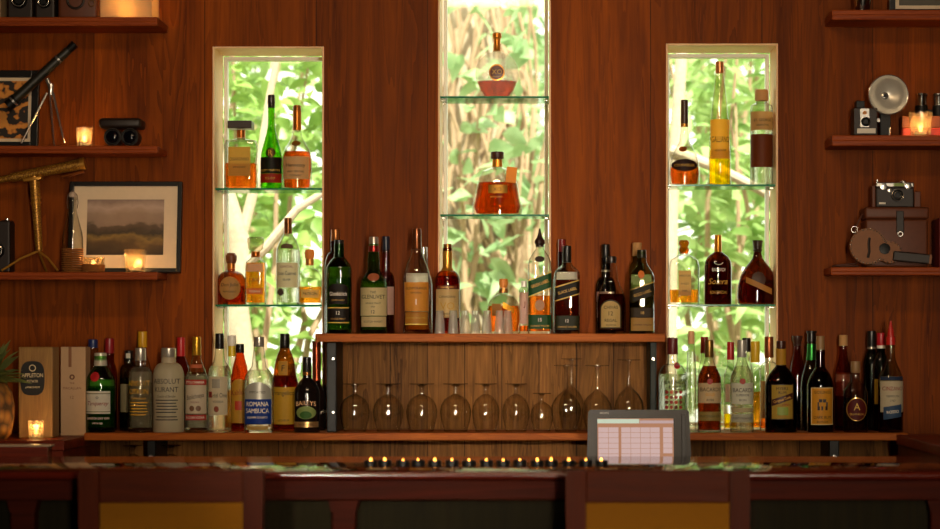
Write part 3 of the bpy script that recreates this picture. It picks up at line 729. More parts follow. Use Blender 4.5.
bottle('liqueur_bottle', 'bell-shaped dark orange liqueur bottle with round seal, lower right window shelf', 'wr2', 757.5, [(17.5, 'B'), (19.5, 'B2'), (20.3, 297), (19.8, 287), (17.5, 277), (13.5, 269), (8.5, 263), (5.2, 258.5), (4, 254), (3.8, 244)], shell('burnt_orange_glass', 'a0521c', '1c0802'), [(3.8, 252), (4.8, 250), (4.2, 249), (5, 242.5), (5.4, 240.5)], plastic('2a1a10'),
       liq=(L_DK, 280), dy=.7, labels=[('oval', 750.5, 764.5, 272, 288, mat('dark_wax_seal', '3a1c0c', .5), 'seal'), ('diag', 745, 771, 283, 289, ink('a06a2a'), 'ribbon', -6)])
# raised shelf
bottle('whisky_bottle', 'green triangular malt whisky bottle with dark shield label, left end of raised shelf', 'RF', 339, std(12.6, 270, 257, 5, 244, 'm'), GREEN, [(4.9, 257.5), (4.7, 240)], plastic('191510'), liq=(liquid('green_bottled_whisky', 'f2eebc'), 268), p=2.6,
       labels=[('arch', 330, 348.5, 284, 304.5, paper('1e150d'), 'label', 4), ('rect', 328.5, 349.8, 309, 322, paper('20180f'), 'lower_label'), ('rect', 328.5, 349.8, 307.5, 308.6, ink('b8963a'), 'gold_line'), ('rect', 328.5, 349.8, 322.4, 323.4, ink('b8963a'), 'gold_line')],
       texts=[('Glenfiddich', 339.2, 294, 4, INKW, {'w': 17}), ('12', 339.2, 313, 3.4, INKW), ('SINGLE MALT', 339.2, 319, 1.8, INKG, {'w': 16}), ('SCOTCH WHISKY', 339.2, 300.5, 1.6, INKG, {'w': 13})], back=True)
bottle('whisky_bottle', 'clear bottle with copper cap standing behind the green triangular whisky bottle', 'RR', 335.5, std(10.8, 268, 252, 4.6, 240, 'r'), PINKG, [(4.7, 241), (4.5, 229.5)], foil('a86a3a'), liq=(L_WH, 300))
bottle('whisky_bottle', 'green malt whisky bottle with large cream label and red capsule, on raised shelf', 'RF', 373.7, [(12.8, 'B'), (13.6, 'B2'), (13.6, 286), (13, 281), (11, 277), (7.4, 273), (6.2, 268), (6.4, 260), (5.6, 254), (5, 250), (5, 244)], GREEN, [(4.8, 246), (4.6, 237)], foil('b8a89a'),
       liq=(liquid('green_bottled_whisky', 'f2eebc'), 262), foils=[(246, 252, foil('8e2a24'))], labels=[('rect', 361, 387, 288, 316, paper('d6c08c')), ('rect', 362, 386.5, 316.8, 327, paper('cdb482'), 'lower_label'), ('oval', 368.5, 380, 273.5, 281.5, ink('8a4a2a'), 'seal')],
       texts=[('THE', 374, 292.5, 2.4, INK), ('GLENLIVET', 374, 297, 4, INK, {'w': 23}), ('SINGLE MALT', 374, 303.5, 1.8, INK, {'w': 16}), ('12', 374, 312, 3.4, INK), ('SCOTCH WHISKY', 374, 321.8, 2, INK, {'w': 19}), ('1824', 374, 307, 1.5, INK)], back=True)
bottle('whisky_bottle', 'pale whisky bottle with a navy cap half hidden behind the red-capsuled green bottle', 'RR', 386, std(8.8, 284, 272, 3.9, 250, 'r'), PINKG, [(3.9, 252), (3.7, 236.5)], plastic('1c2030'), liq=(L_WH, 276), labels=[('rect', 379, 394, 287, 315, PINKL)])
bottle('whisky_bottle', 'tall curvy clear whisky bottle with orange label and brown cap, on raised shelf', 'RF', 416.8, [(13, 'B'), (13.7, 'B2'), (12.4, 321), (12, 312), (13, 290), (13.6, 281), (12.8, 273), (10.4, 265), (7.4, 258), (5.4, 252), (4.8, 248), (4.8, 234)], CLEAR, [(4.9, 249.5), (4.6, 229)], foil('7a4424'),
       liq=(L_GOLD, 312), labels=[('rect', 404.8, 428.8, 282.5, 311.5, paper('cf8a34')), ('rect', 405.5, 428, 312.5, 323.5, paper('a87024'), 'lower_label'), ('rect', 405.5, 428, 324, 325, ink('d8b84a'), 'gold_line')],
       texts=[('GLENMORANGIE', 416.8, 288.5, 2.6, INK, {'w': 21}), ('ORIGINAL', 416.8, 293, 1.8, INK, {'w': 12}), ('1', 416.8, 302, 6, INKW), ('HIGHLAND SINGLE MALT', 416.8, 318, 1.8, INKG, {'w': 20})], back=True)
bottle('whisky_bottle', 'clear bottle just showing its right edge behind the orange-labelled whisky', 'RR', 423.5, std(9, 285, 270, 4, 252, 'm'), CLEAR, [(4, 258), (3.8, 247)], SILVER, liq=(L_WH, 300))
bottle('whisky_bottle', 'brown whisky bottle with gold foil neck behind the leftmost shot glasses', 'RF', 447.5, std(12.6, 282, 270.5, 4.6, 248, 'r'), AMBERG, [(4.4, 251), (4.2, 244)], foil('8a5a24'), liq=(L_DK, 276), foils=[(251, 271, foil('c8923a'))], d=6.87,
       labels=[('rect', 436.3, 459, 289.5, 318, paper('c9aa70')), ('diag', 437.5, 457.5, 286, 289.3, ink('5a2a14'), 'brand_ribbon', 0)], texts=[('SEAGRAMS', 447.5, 287.6, 2, INKG, {'w': 17}), ('CANADIAN', 447.5, 297, 2.4, INK, {'w': 16}), ('VO', 447.8, 306, 7.5, INKG), ('WHISKY', 447.5, 314, 2, INK, {'w': 12})])
bottle('whisky_decanter', 'round-shouldered clear decanter with orange stopper behind the shot glasses', 'RR', 503.5, [(15.5, 'B'), (16.8, 'B2'), (17.3, 320), (16.8, 310), (14, 301), (9.5, 296.5), (4.4, 294.5), (4.2, 286)], CLEAR, [(3.6, 288), (3.8, 287), (4.6, 284), (4.2, 279)], mat('orange_cork', 'c8782a', .6), liq=(L_OR, 306), dy=.6,
       foils=[(288.5, 293, foil('8a5a24'))], labels=[('rect', 492, 502, 304, 316, paper('a8743a')), ('diag', 503, 514, 305, 311, foil('d8952a'), 'gold_tag', -3)])
bottle('liquor_bottle', 'small pale bottle with a pinkish label between decanter and green-labelled whisky', 'RR', 524, std(4.8, 291, 287, 2.6, 282, 'r'), CLEAR, [(3, 287), (3, 281)], WHITEP, liq=(L_OR, 326), d=6.87, labels=[('rect', 519.8, 528.2, 292.5, 324, PINKL)], texts=[('J', 524.5, 304, 5, INKR)])
def jw(t, f, s, H): pass
bottle('whisky_bottle', 'square whisky bottle with slanted green label and dark pouring spout', 'RF', 539.7, std(11.7, 266, 249, 4, 245, 'm'), CLEAR, [(4.2, 247), (4.2, 244.8), (5.2, 243.6), (5, 240.5), (2.8, 237.5), (1.4, 233), (.9, 228.6)], plastic('2a120e'), liq=(L_WH, 296), p=5,
       labels=[('diag', 528.2, 551.2, 277.5, 292, paper('1f4a22'), 'label', 4.5), ('diag', 528.2, 551.2, 276, 277.2, ink('c8a84a'), 'gold_line', 4.5), ('diag', 528.2, 551.2, 292.4, 293.4, ink('c8a84a'), 'gold_line', 4.5), ('rect', 528.4, 551, 315, 329, paper('1f4a22'), 'lower_label'), ('oval', 535, 544.5, 256.5, 262.5, ink('2a1c12'), 'seal'), ('oval', 535, 544.5, 300, 311, ink('8a5a34'), 'emblem')],
       texts=[('GREEN LABEL', 540, 284, 3.2, INKG, {'w': 19, 'rot': .36}), ('15', 540, 320, 3.4, INKW), ('JOHNNIE WALKER', 540, 326, 1.8, INKG, {'w': 19})])
bottle('whisky_bottle', 'square whisky bottle with slanted black label and black cap', 'RF', 567, std(12.7, 274, 262, 4.2, 250, 'c'), CLEAR, [(4.4, 262.5), (4.2, 246)], plastic('15110d'), liq=(L_DK, 280), p=5,
       labels=[('diag', 555, 579, 285, 297, paper('1d160e'), 'label', 3.6), ('diag', 555, 579, 283.6, 284.8, ink('c8a24a'), 'gold_line', 3.6), ('diag', 555, 579, 297.3, 298.3, ink('c8a24a'), 'gold_line', 3.6), ('rect', 555.4, 578.7, 316, 330, paper('2a2a16'), 'lower_label')],
       texts=[('BLACK LABEL', 567.2, 291, 2.9, INKG, {'w': 19, 'rot': .28}), ('12', 567, 321, 3, INKW), ('JOHNNIE WALKER', 567, 327, 1.8, INKG, {'w': 19})], back=True)
bottle('whisky_bottle', 'dark bottle with red cap behind the black-labelled square whisky', 'RR', 562, std(9.2, 285, 270, 4, 252, 'r'), BROWNG, [(4, 252), (3.8, 239.5)], plastic('7a1a18'), liq=(L_DK, 285))
bottle('whisky_bottle', 'round-shouldered whisky bottle with an arched tan label, on raised shelf', 'RF', 611.2, [(13.8, 'B'), (14.6, 'B2'), (14.8, 304), (14, 297), (11.5, 290), (8.4, 284), (6.6, 279), (6.6, 273), (5.6, 268), (4.9, 264), (4.9, 260)], CLEAR, [(5, 263), (5.2, 261), (5.2, 257.2), (4.4, 256.5)], plastic('241610'), liq=(L_DK, 294), dy=.75,
       labels=[('arch', 599.8, 621, 300, 328.5, ink('3a2a18'), 'label_border', 9), ('arch', 601, 619.8, 301.3, 327.5, paper('c8a868'), 'label', 8)], texts=[('CHIVAS', 610.5, 307.5, 3.2, INK, {'w': 14}), ('REGAL', 610.5, 320.5, 3, INK, {'w': 14}), ('12', 610.5, 313.6, 4.2, INK), ('SCOTCH', 610.5, 325.3, 1.8, INK, {'w': 10})],
       extra=lambda t, f, s, H: MB().torus(2.6*s, .5*s, M=Matrix.Translation((-5.4*s, -5.4*s, H(259.5))) @ Matrix.Rotation(PI/2, 4, 'X')).build('ring', BLACK, t), back=True)
bottle('whisky_bottle', 'dark bottle with black cap standing behind the arched-label whisky', 'RR', 605.7, std(10.3, 290, 277, 4.4, 258, 'r'), DARKG, [(4.4, 270), (4.2, 244.5)], plastic('120e0c'), foils=[(270, 272, foil('b0a090'))], labels=[('rect', 596.5, 614, 292, 318, PINKL)])
bottle('whisky_bottle', 'square pale-green whisky bottle with slanted olive label, right end of raised shelf', 'RF', 641.7, std(12.4, 278, 259, 4.6, 252, 'c'), OLIVE, [(4.7, 258), (4.5, 250)], plastic('2a2414'), liq=(liquid('pale_whisky', 'b8a040'), 296), p=5,
       labels=[('diag', 630, 653.5, 287, 299.5, paper('2c2412'), 'label', 4), ('diag', 630, 653.5, 285.8, 286.8, ink('c8a24a'), 'gold_line', 4), ('rect', 630.4, 653, 318, 331, paper('b0843e'), 'lower_label'), ('rect', 630.4, 653, 308, 317.6, paper('3a2c18'), 'middle_label'), ('oval', 637.5, 644, 271, 279, ink('c86a24'), 'seal')],
       texts=[('GOLD LABEL', 642, 293.4, 3, INKG, {'w': 18, 'rot': .32}), ('18', 642, 313, 3, INKG), ('JOHNNIE WALKER', 642, 325, 1.8, INK, {'w': 19})], back=True)
bottle('whisky_bottle', 'bottle with pale cork stopper behind the slanted olive label', 'RR', 637, std(8.2, 275, 262, 4.4, 253, 'r'), OLIVE, [(4.9, 256), (4.7, 242.8)], CORK, liq=(L_WH, 300))

# long shelf, left of the middle
SIL = mat('brushed_silver_cap', 'b9b2a6', .3, .7)
bottle('gin_bottle', 'green gin bottle with white label and red seal, leftmost in the front row', 'LF', 100.6, std(14.6, 384, 366, 6.2, 356, 'm'), GREEN, [(6.4, 366), (6, 353)], mat('pale_cap', 'c9c0ae', .35, .4), liq=(liquid('green_gin', 'd8f0d0'), 386),
       labels=[('rect', 88, 112, 391, 413.5, WHT), ('rect', 88, 112, 393, 394, ink('8a8a6a'), 'print_line'), ('rect', 88, 112, 411, 412, ink('8a8a6a'), 'print_line'), ('oval', 92.5, 102, 372, 381.5, mat('red_wax_seal', 'a01a1e', .4), 'seal')],
       texts=[('Tanqueray', 100.2, 403, 4, INKR, {'w': 21, 'sh': .25}), ('LONDON DRY GIN', 100.2, 418, 2.2, INKW, {'w': 22}), ('IMPORTED', 100.2, 423, 1.6, INKW, {'w': 14}), ('O', 100, 397.5, 2.6, INK)], back=True)
bottle('gin_bottle', 'clear gin bottle with blue cap behind the green gin bottle', 'LR', 93, std(10.2, 370, 357, 4.8, 346, 'm'), CLEAR, [(4.9, 348), (4.6, 339.5)], plastic('1c2a5c'), liq=(L_CLR, 372), d=6.905)
bottle('vodka_bottle', 'clear bottle with dark red cap behind the green gin bottle', 'LR', 109.5, std(7.8, 376, 362, 4.6, 350, 'm'), PINKG, [(4.8, 353.5), (4.5, 338.5)], plastic('8a1c22'), liq=(L_WH, 384), d=6.945)
bottle('gin_bottle', 'dark greenish apothecary gin bottle with black cap behind, right of green gin', 'LR', 129, std(9.2, 374, 364, 5, 358, 'r'), shell('smoky_green_glass', 'b8c29a', '2a3420'), [(4.4, 361.5), (4.2, 350.5)], plastic('181210'), liq=(liquid('dark_gin', 'a8a87a'), 378), d=6.90, labels=[('rect', 121.5, 136.5, 384, 412, paper('a89a74'))],
       extra=lambda t, f, s, H: MB().box(-2.2*s, 2.2*s, -4.7*s, -4.2*s, H(358.5), H(353.5)).build('cap_label', WHT, t, smooth=False))
ETCHED = etched('etched_glass', 'f4eee0', 'fbeccc', .5)
def absolut(name, label, cx, R, sh, nk, rn, top, c, w1, w2, y1, mm, rowy, glass=None, **k):
    tx = [('ABSOLUT', cx, y1, 5.2, mm, {'w': R*1.72}), (w2, cx, y1+8.2, 5.2, mm, {'w': R*1.5})]
    tx += [('Country of Sweden', cx, y1+15, 2.6, mm, {'w': R*1.2, 'sh': .3})]
    return bottle('vodka_bottle', label, 'LF', cx, std(R, sh, nk, rn, top, 'r'), glass or CLEAR, [(rn+.3, nk-5.5), (rn+.1, top-6)], SIL, liq=(L_CLR, nk+1), labels=lines(cx-R*.72, cx+R*.72, rowy, mm, 1.0), texts=tx, back=True, **k)
INKYL = ink('c8961e')
absolut('vodka_bottle', 'clear vodka bottle printed in yellow, second in the front row', 140.5, 12.3, 377, 366, 5.3, 354, None, '', 'CITRON', 383, INKYL, [402, 405, 408, 411, 414])
absolut('vodka_bottle', 'stout clear vodka bottle printed in black, between the yellow-printed and gold-capped ones', 168.6, 15.4, 377, 363, 7.3, 354, None, '', 'KURANT', 381, ink('24242e'), [399.5, 402.5, 405.5, 408.5, 411.5, 416, 419], glass=ETCHED)
bottle('liqueur_bottle', 'bottle with tall yellow cap behind the yellow-printed vodka', 'LR', 142.5, std(8, 368, 352, 4, 342, 'c'), CLEAR, [(4.8, 347.5), (4.6, 331.5)], plastic('c8941c'), d=6.955, liq=(L_GOLD, 390))
bottle('vodka_bottle', 'bottle with bright red cap behind, between stout vodka and gold-capped vodka', 'LR', 181, std(9, 374, 356, 4, 346, 'm'), PINKG, [(4.3, 356.5), (4.1, 337.5)], plastic('b41e24'), liq=(L_CLR, 384), d=6.93)
bottle('vodka_bottle', 'slender vodka bottle with gold cap and red-banded label, front row', 'LF', 196.6, std(11.4, 381, 356, 4.3, 346, 'c'), CLEAR, [(4.6, 355.5), (4.3, 336.8)], foil('c8962a'), liq=(L_CLR, 372),
       labels=[('rect', 186.2, 207, 379.5, 384.8, paper('b8342c'), 'red_band'), ('rect', 186.2, 207, 385, 413.5, paper('d9c8ae')), ('rect', 186.2, 207, 414.5, 420, paper('b8342c'), 'lower_band'), ('rect', 190.3, 202.8, 364.5, 368, paper('c86a4a'), 'neck_band'), ('oval', 191, 196, 405.5, 411, ink('6a4a34'), 'medallion'), ('oval', 197.5, 202.5, 405.5, 411, ink('6a4a34'), 'medallion')],
       texts=[('STOLICHNAYA', 196.6, 382.2, 2.6, INKW, {'w': 18}), ('Stolichnaya', 196.8, 396, 4.6, INK, {'w': 17, 'rot': .18, 'sh': .2}), ('RUSSIAN VODKA', 196.6, 417.2, 2.4, INKW, {'w': 18}), ('VODKA', 196.6, 402, 1.8, INKR, {'w': 9})], back=True)
bottle('vodka_bottle', 'clear vodka bottle with tall black cap and cream label, against left window edge', 'LF', 219.6, [(11, 'B'), (11.6, 'B2'), (11.6, 374), (10.6, 369), (8.6, 365), (6.2, 362), (5, 357), (4.4, 350), (4.3, 342)], CLEAR, [(4.5, 349), (4.2, 333.5)], plastic('14100e'), liq=(L_CLR, 366),
       labels=[('rect', 209.3, 228.5, 376.5, 415, paper('d8c8a8')), ('rect', 213.5, 221.5, 379, 388, ink('8a8272'), 'crest'), ('oval', 215.5, 220.5, 406, 412, ink('7a3a24'), 'seal'), ('rect', 209.6, 213.4, 391.5, 397.5, ink('8e2a1c'), 'initial_patch')],
       texts=[('Ketel One', 219.8, 395, 4.6, INK, {'w': 17}), ('VODKA', 219.6, 401.5, 2.2, INK, {'w': 11})])
bottle('liqueur_bottle', 'bottle with yellow and white cap showing in left window, behind the black-capped vodka', 'LR', 232, std(7.6, 372, 362, 3.8, 350, 'c'), CLEAR, [(4.4, 346), (4.2, 335.5)], WHITEP, foils=[(346, 356.5, plastic('d8b818'))], d=6.955, liq=(L_GOLD, 390))
bottle('liqueur_bottle', 'slim red-amber coffee liqueur bottle with yellow arched label', 'LF', 240, [(8.8, 'B'), (9.3, 'B2'), (9.3, 384), (8.8, 376), (7, 366), (4.8, 358), (4, 354), (4, 350)], shell('red_amber_glass', 'd07434', '380e04'), [(4.3, 353), (4.1, 344)], plastic('160f0c'), liq=(L_DK, 380), d=6.86,
       labels=[('arch', 231.4, 249, 379, 423, paper('d09a34'), 'label', 8), ('rect', 236, 243, 401, 410, ink('a8341c'), 'picture')], texts=[('Kahlua', 239.6, 392, 5.6, INKR, {'w': 15, 'rot': .1})])
bottle('liqueur_bottle', 'clear liqueur bottle with blue label and silver arch, front of left window', 'LF', 259, [(14.3, 'B'), (15.1, 'B2'), (15.1, 384), (14, 376), (11, 371), (7.6, 367), (6.8, 362), (6, 354), (5.2, 348), (5, 342)], CLEAR, [(5.3, 347), (5, 337)], SIL, liq=(L_CLR, 370), d=6.775,
       labels=[('arch', 246.2, 272, 382, 399.5, mat('silver_label', 'a9a79c', .4, .3), 'upper_label', 9), ('rect', 246, 272.2, 399, 424, paper('1e3f9a')), ('rect', 249, 269.5, 426, 429.5, paper('c8a05a'), 'lower_label')],
       texts=[('ROMANA', 259, 403.6, 4.8, INKW, {'w': 22}), ('SAMBUCA', 259, 410.4, 4.8, INKW, {'w': 23}), ('LIQUORE CLASSICO', 259, 417, 2, INKW, {'w': 20}), ('IMPORTED', 259, 392, 2.6, ink('4a4a44'), {'w': 16})])
bottle('liqueur_bottle', 'brown monk-shaped hazelnut liqueur bottle with yellow label, before the window', 'LF', 284.8, [(12.4, 'B'), (13.2, 'B2'), (13.2, 412), (13.6, 388), (13.3, 382), (11.6, 376), (10.8, 370), (9.4, 361), (7.2, 354), (5.2, 350), (5, 346)], shell('monk_brown_glass', 'c07a34', '240c02'), [(5.1, 348.5), (4.7, 333.8)], plastic('14100c'), liq=(L_DK, 376), d=6.855,
       labels=[('rect', 272.6, 297, 387, 424, paper('d0a02c')), ('rect', 279.5, 289, 361, 375, paper('c8983a'), 'neck_label')], texts=[('Frangelico', 285, 392.6, 4.6, INK, {'w': 21}), ('LIQUEUR', 285, 420, 2, INK, {'w': 15}), ('F', 284.3, 368, 6, INK)]+[])
bottle('cream_liqueur_bottle', 'black cream liqueur bottle with green oval picture, beside the riser post', 'LF', 307, std(13, 394, 378, 4.3, 368, 'm'), mat('black_bottle_glass', '120c0a', .12, 0, .6), [(4.5, 372), (4.2, 357)], plastic('100c0a'), foils=[(372, 375.5, foil('8a5a2a'))], d=6.78,
       labels=[('oval', 297.5, 317, 406, 419, paper('8fa05a'), 'picture'), ('oval', 301, 313, 411, 418.4, paper('3f6a2a'), 'green_hill'), ('rect', 295, 319, 421.5, 427, foil('b8905a'), 'gold_band')], texts=[('BAILEYS', 307, 402.5, 4.6, ink('d8a878'), {'w': 20, 'arc': .012}), ('THE ORIGINAL', 307, 424.3, 1.8, INK, {'w': 16})])
bottle('liqueur_bottle', 'dark bottle with long copper foil neck squeezed between cream liqueur and post', 'LR', 316.6, std(9.3, 398, 384, 4.2, 345, 'm'), mat('dark_bottle_glass', '1a0d0a', .12, 0, .6), [(4.5, 347), (4.3, 341)], foil('7a2e1a'), foils=[(346, 381, foil('8a3a1c'))], texts=[('Maria', 321, 412, 4, ink('c8b8a0'), {'rot': .3, 'sh': .3})], d=6.93)

# long shelf, right of the middle
bottle('rum_bottle', 'clear flavoured rum bottle with rows of red dots, behind the till screen', 'LF', 672.6, std(14.4, 379, 364, 5.2, 350, 'r'), CLEAR, [(5.4, 354.5), (5.2, 338)], mat('maroon_cap', '5a1c1a', .4), liq=(L_CLR, 374),
       labels=[('oval', 673.5, 680, 362.5, 369, mat('red_wax_seal', 'a01a1e', .4), 'seal')]+[('oval', 666+4.6*i-1.6, 666+4.6*i+1.6, 392+5*j-1.7, 392+5*j+1.7, ink(('8e1c1c', 'a83a24', '6a2a1c')[(i+j) % 3]), 'red_dot') for i in range(4) for j in range(7)], texts=[('BACARDI', 674, 382, 3.6, INK, {'w': 20}), ('RAZZ', 674, 387.3, 3.6, INK, {'w': 14})])
bottle('liquor_bottle', 'bottle with dark green cap behind the red-dotted rum bottle', 'LR', 671.2, std(5, 372, 360, 3.2, 348, 'r'), CLEAR, [(3.5, 354), (3.4, 337.5)], plastic('1f4a24'), liq=(L_CLR, 380))
bottle('liqueur_bottle', 'very slender tall clear bottle with pale orange top, right beside the till', 'LF', 691.3, [(5, 'B'), (5.6, 'B2'), (5.4, 380), (4.4, 356), (3.2, 346), (3, 338)], CLEAR, [(3.3, 344), (3.1, 331)], mat('pale_orange_cap', 'd8a070', .5), liq=(L_CLR, 352), d=6.82)
BR = shell('rum_clear_glass', 'f2f0e8', '7a766a')
bottle('rum_bottle', 'golden rum bottle with cream label and bronze cap, in front of right window', 'LF', 709.3, std(12, 381, 357, 4.2, 346, 'c'), BR, [(4.5, 357.5), (4.2, 340)], foil('8a6a34'), liq=(L_DK, 366),
       labels=[('rect', 698.3, 720.5, 383, 403, paper('d2b88c')), ('rect', 698.3, 720.5, 411.5, 420.5, paper('9a8648'), 'lower_label'), ('oval', 706.2, 712, 378.6, 384.4, ink('8e1c14'), 'round_emblem')], texts=[('BACARDI', 709.3, 389.3, 4, INK, {'w': 19}), ('GOLD', 709.3, 394.3, 2.6, INKY, {'w': 9}), ('RON', 709.3, 399.8, 2.4, INK, {'w': 8}), ('PUERTO RICAN RUM', 709.3, 416, 2.4, INK, {'w': 19})])
bottle('liquor_bottle', 'bottle with brick-red cap behind the golden rum', 'LR', 704.5, std(7, 376, 360, 3.8, 348, 'm'), CLEAR, [(4.1, 353.5), (3.9, 336.8)], plastic('8e2a1c'), liq=(L_CLR, 384))
bottle('rum_bottle', 'clear white rum bottle with grey cap and pale label, in front of right window', 'LF', 741.8, std(11.8, 381, 357, 4.5, 346, 'c'), BR, [(4.9, 357.5), (4.5, 340)], mat('grey_cap', 'a8a49a', .35, .4), liq=(L_CLR, 366),
       labels=[('rect', 731, 752.8, 383, 404, paper('d8d6c2')), ('rect', 731, 752.8, 407.5, 412, paper('c0b088'), 'middle_band'), ('rect', 731, 752.8, 414, 422, paper('b8b6a2'), 'lower_label'), ('oval', 738.8, 744.6, 378.4, 384.2, ink('8e2c1c'), 'round_emblem')], texts=[('BACARDI', 741.8, 390, 4.2, INK, {'w': 19}), ('SUPERIOR', 741.8, 395, 2.2, INK, {'w': 13}), ('RON', 741.8, 400, 2.4, INK, {'w': 8}), ('PUERTO RICAN RUM', 741.8, 418, 2.2, INK, {'w': 19})])
bottle('liquor_bottle', 'bottle with black cap just behind the grey-capped white rum', 'LR', 746.5, std(6.8, 378, 362, 4, 348, 'm'), CLEAR, [(4.4, 352), (4.2, 338)], plastic('16110f'), liq=(L_CLR, 384), d=6.90)
bottle('liqueur_bottle', 'bottle with red cap and yellow contents, left behind white rum', 'LR', 730.6, std(7, 380, 366, 3.4, 352, 'm'), CLEAR, [(3.8, 360), (3.6, 342)], plastic('b02420'), liq=(L_YEL, 414), d=6.94, labels=[('rect', 725, 730, 384, 402, PINKL)])
bottle('liqueur_bottle', 'bottle with yellow cap between the white rum and brown jug-shaped rum', 'LR', 755.2, std(6, 378, 366, 3.8, 356, 'm'), CLEAR, [(4.8, 362.5), (4.6, 341.5)], plastic('d8ae24'), liq=(L_GOLD, 392), d=6.965)
bottle('liqueur_bottle', 'square bottle with copper cap behind the brown jug-shaped rum', 'LR', 769, std(9.4, 374, 362, 4.2, 352, 'r'), CLEAR, [(4.7, 358), (4.5, 336.8)], foil('a8623a'), liq=(L_OR, 412), d=6.905, p=5, labels=[('rect', 760, 770, 381, 418, TAN)])
bottle('rum_bottle', 'broad dark brown jug-shaped rum bottle with yellow slant-striped label', 'LF', 781, std(16, 386, 366, 5, 352, 'm'), DARKG, [(4.8, 349), (4.5, 341)], plastic('3a1a10'), liq=(liquid('black_rum', '5a2208'), 384), foils=[(348.5, 365, paper('c8922c'))], dy=.8,
       labels=[('rect', 770, 792.3, 384, 419.5, ink('2a1608'), 'label_border'), ('rect', 770.8, 791.5, 385, 418.5, paper('b8963a')), ('diag', 770.9, 791.4, 396, 402.5, ink('3a160c'), 'ribbon', 3.4), ('rect', 776, 787, 407, 415, ink('7a8a34'), 'picture')], texts=[('MYERS', 781, 388.4, 3, INK, {'w': 14}), ('RUM', 781, 392.4, 2.8, INK, {'w': 9}), ('Original Dark', 781, 399.2, 2.8, INKG, {'w': 18, 'rot': .3}), ('JAMAICA', 785, 404.5, 1.6, INKR, {'w': 9})])
bottle('liqueur_bottle', 'long-necked smoky pink bottle with dark flared stopper, behind jug-shaped rum', 'LR', 797.2, [(7.6, 'B'), (8, 'B2'), (8, 384), (7.6, 374), (6.4, 364), (4.4, 355), (3.8, 349), (3.6, 343)], PINKG, [(3.7, 346), (4.2, 342), (5.2, 340), (5.2, 336)], plastic('3a2018'), liq=(L_RED, 392), d=6.96)
bottle('liqueur_bottle', 'curvy bottle with green neck label and black top behind gold-labelled dark rum', 'LR', 811.5, [(10.6, 'B'), (11.4, 'B2'), (11.4, 388), (10.6, 378), (7.8, 368), (5.4, 360), (4.4, 350), (4.2, 340)], shell('brownish_green_glass', 'a8b888', '1c2410'), [(4.5, 342), (4.4, 334), (5.2, 333), (5.2, 331)], plastic('14100e'), liq=(L_DK, 386), foils=[(344, 360, foil('2f8a3a'))], d=6.905)
bottle('rum_bottle', 'dark rum bottle with gold label and tan cap, next to the jug-shaped one', 'LF', 820.3, std(13.3, 387, 367, 4.8, 350, 'm'), shell('deep_brown_glass', '8a5a30', '140802'), [(4.5, 352), (4.1, 336)], mat('tan_cap', '8a6a44', .5), liq=(liquid('black_rum', '5a2208'), 372),
       labels=[('rect', 810, 832, 387.5, 424.5, ink('e0c890'), 'label_border'), ('rect', 810.6, 831.4, 388.2, 423.8, paper('c8942c'))], texts=[('GOSLINGS', 821, 392, 3, INK, {'w': 17}), ('DARK RUM', 821, 417, 3, INK, {'w': 17}), ('BERMUDA', 821, 421.5, 1.8, INK, {'w': 13})],
       extra=lambda t, f, s, H: add_emblem(t, f, s, H))
bottle('liqueur_bottle', 'clear bottle with cork-coloured cap behind the small faceted decanter', 'LR', 843.3, std(8.6, 378, 352, 4, 344, 'c'), PINKG, [(4.4, 346), (4.2, 335)], CORK, liq=(L_WH, 396), back=True)
bottle('whisky_bottle', 'small faceted decanter with dark red oval label and tan stopper', 'LF', 855.5, [(11.6, 'B'), (12.5, 'B2'), (12.3, 396), (11.8, 391), (9, 386), (5.6, 382), (3.8, 379), (4.4, 376.5), (3.8, 374), (3.8, 368)], shell('dim_crystal', 'd8d0c4', '3a342c', 1.2), [(4, 373), (4.8, 371.5), (4.6, 361.5)], mat('tan_cap', '8a6a44', .5), liq=(L_DK, 398), dy=.8,
       labels=[('oval', 845.5, 866, 397.5, 421, foil('c89a4a'), 'label_border'), ('oval', 846.3, 865.2, 398.3, 420.2, paper('5a1614'))], texts=[('A', 855.7, 406.5, 7, INKG), ('CROWN ROYAL', 855.7, 414, 2.2, INKG, {'w': 15})],
       extra=lambda t, f, s, H: [MB().path([f(x*s, H(429), .0008), f(x*s, H(422.5), .0008)], .0008, 5).build('cut_facet', CRYSTAL, t) for x in (-8, -4, 0, 4, 8)])
bottle('wine_bottle', 'dark green bottle with dark capsule at the back, left behind the vermouth', 'LR', 871.5, std(8.4, 366, 350, 4.2, 340, 'm'), DKGREEN, [(4.6, 347), (4.4, 331)], plastic('1a1614'), liq=(L_DK, 372), d=6.955, foils=[(347, 349, foil('b8b0a0'))])
bottle('vermouth_bottle', 'green bottle with red cap and yellow label close behind the vermouth', 'LR', 881, std(8.2, 370, 352, 4.1, 342, 'm'), DKGREEN, [(4.4, 345.5), (4.2, 333)], plastic('b01e28'), liq=(L_DK, 378), d=6.895, labels=[('rect', 874, 888, 379, 404, YELL)], foils=[(345.5, 348.5, WHITEP)])
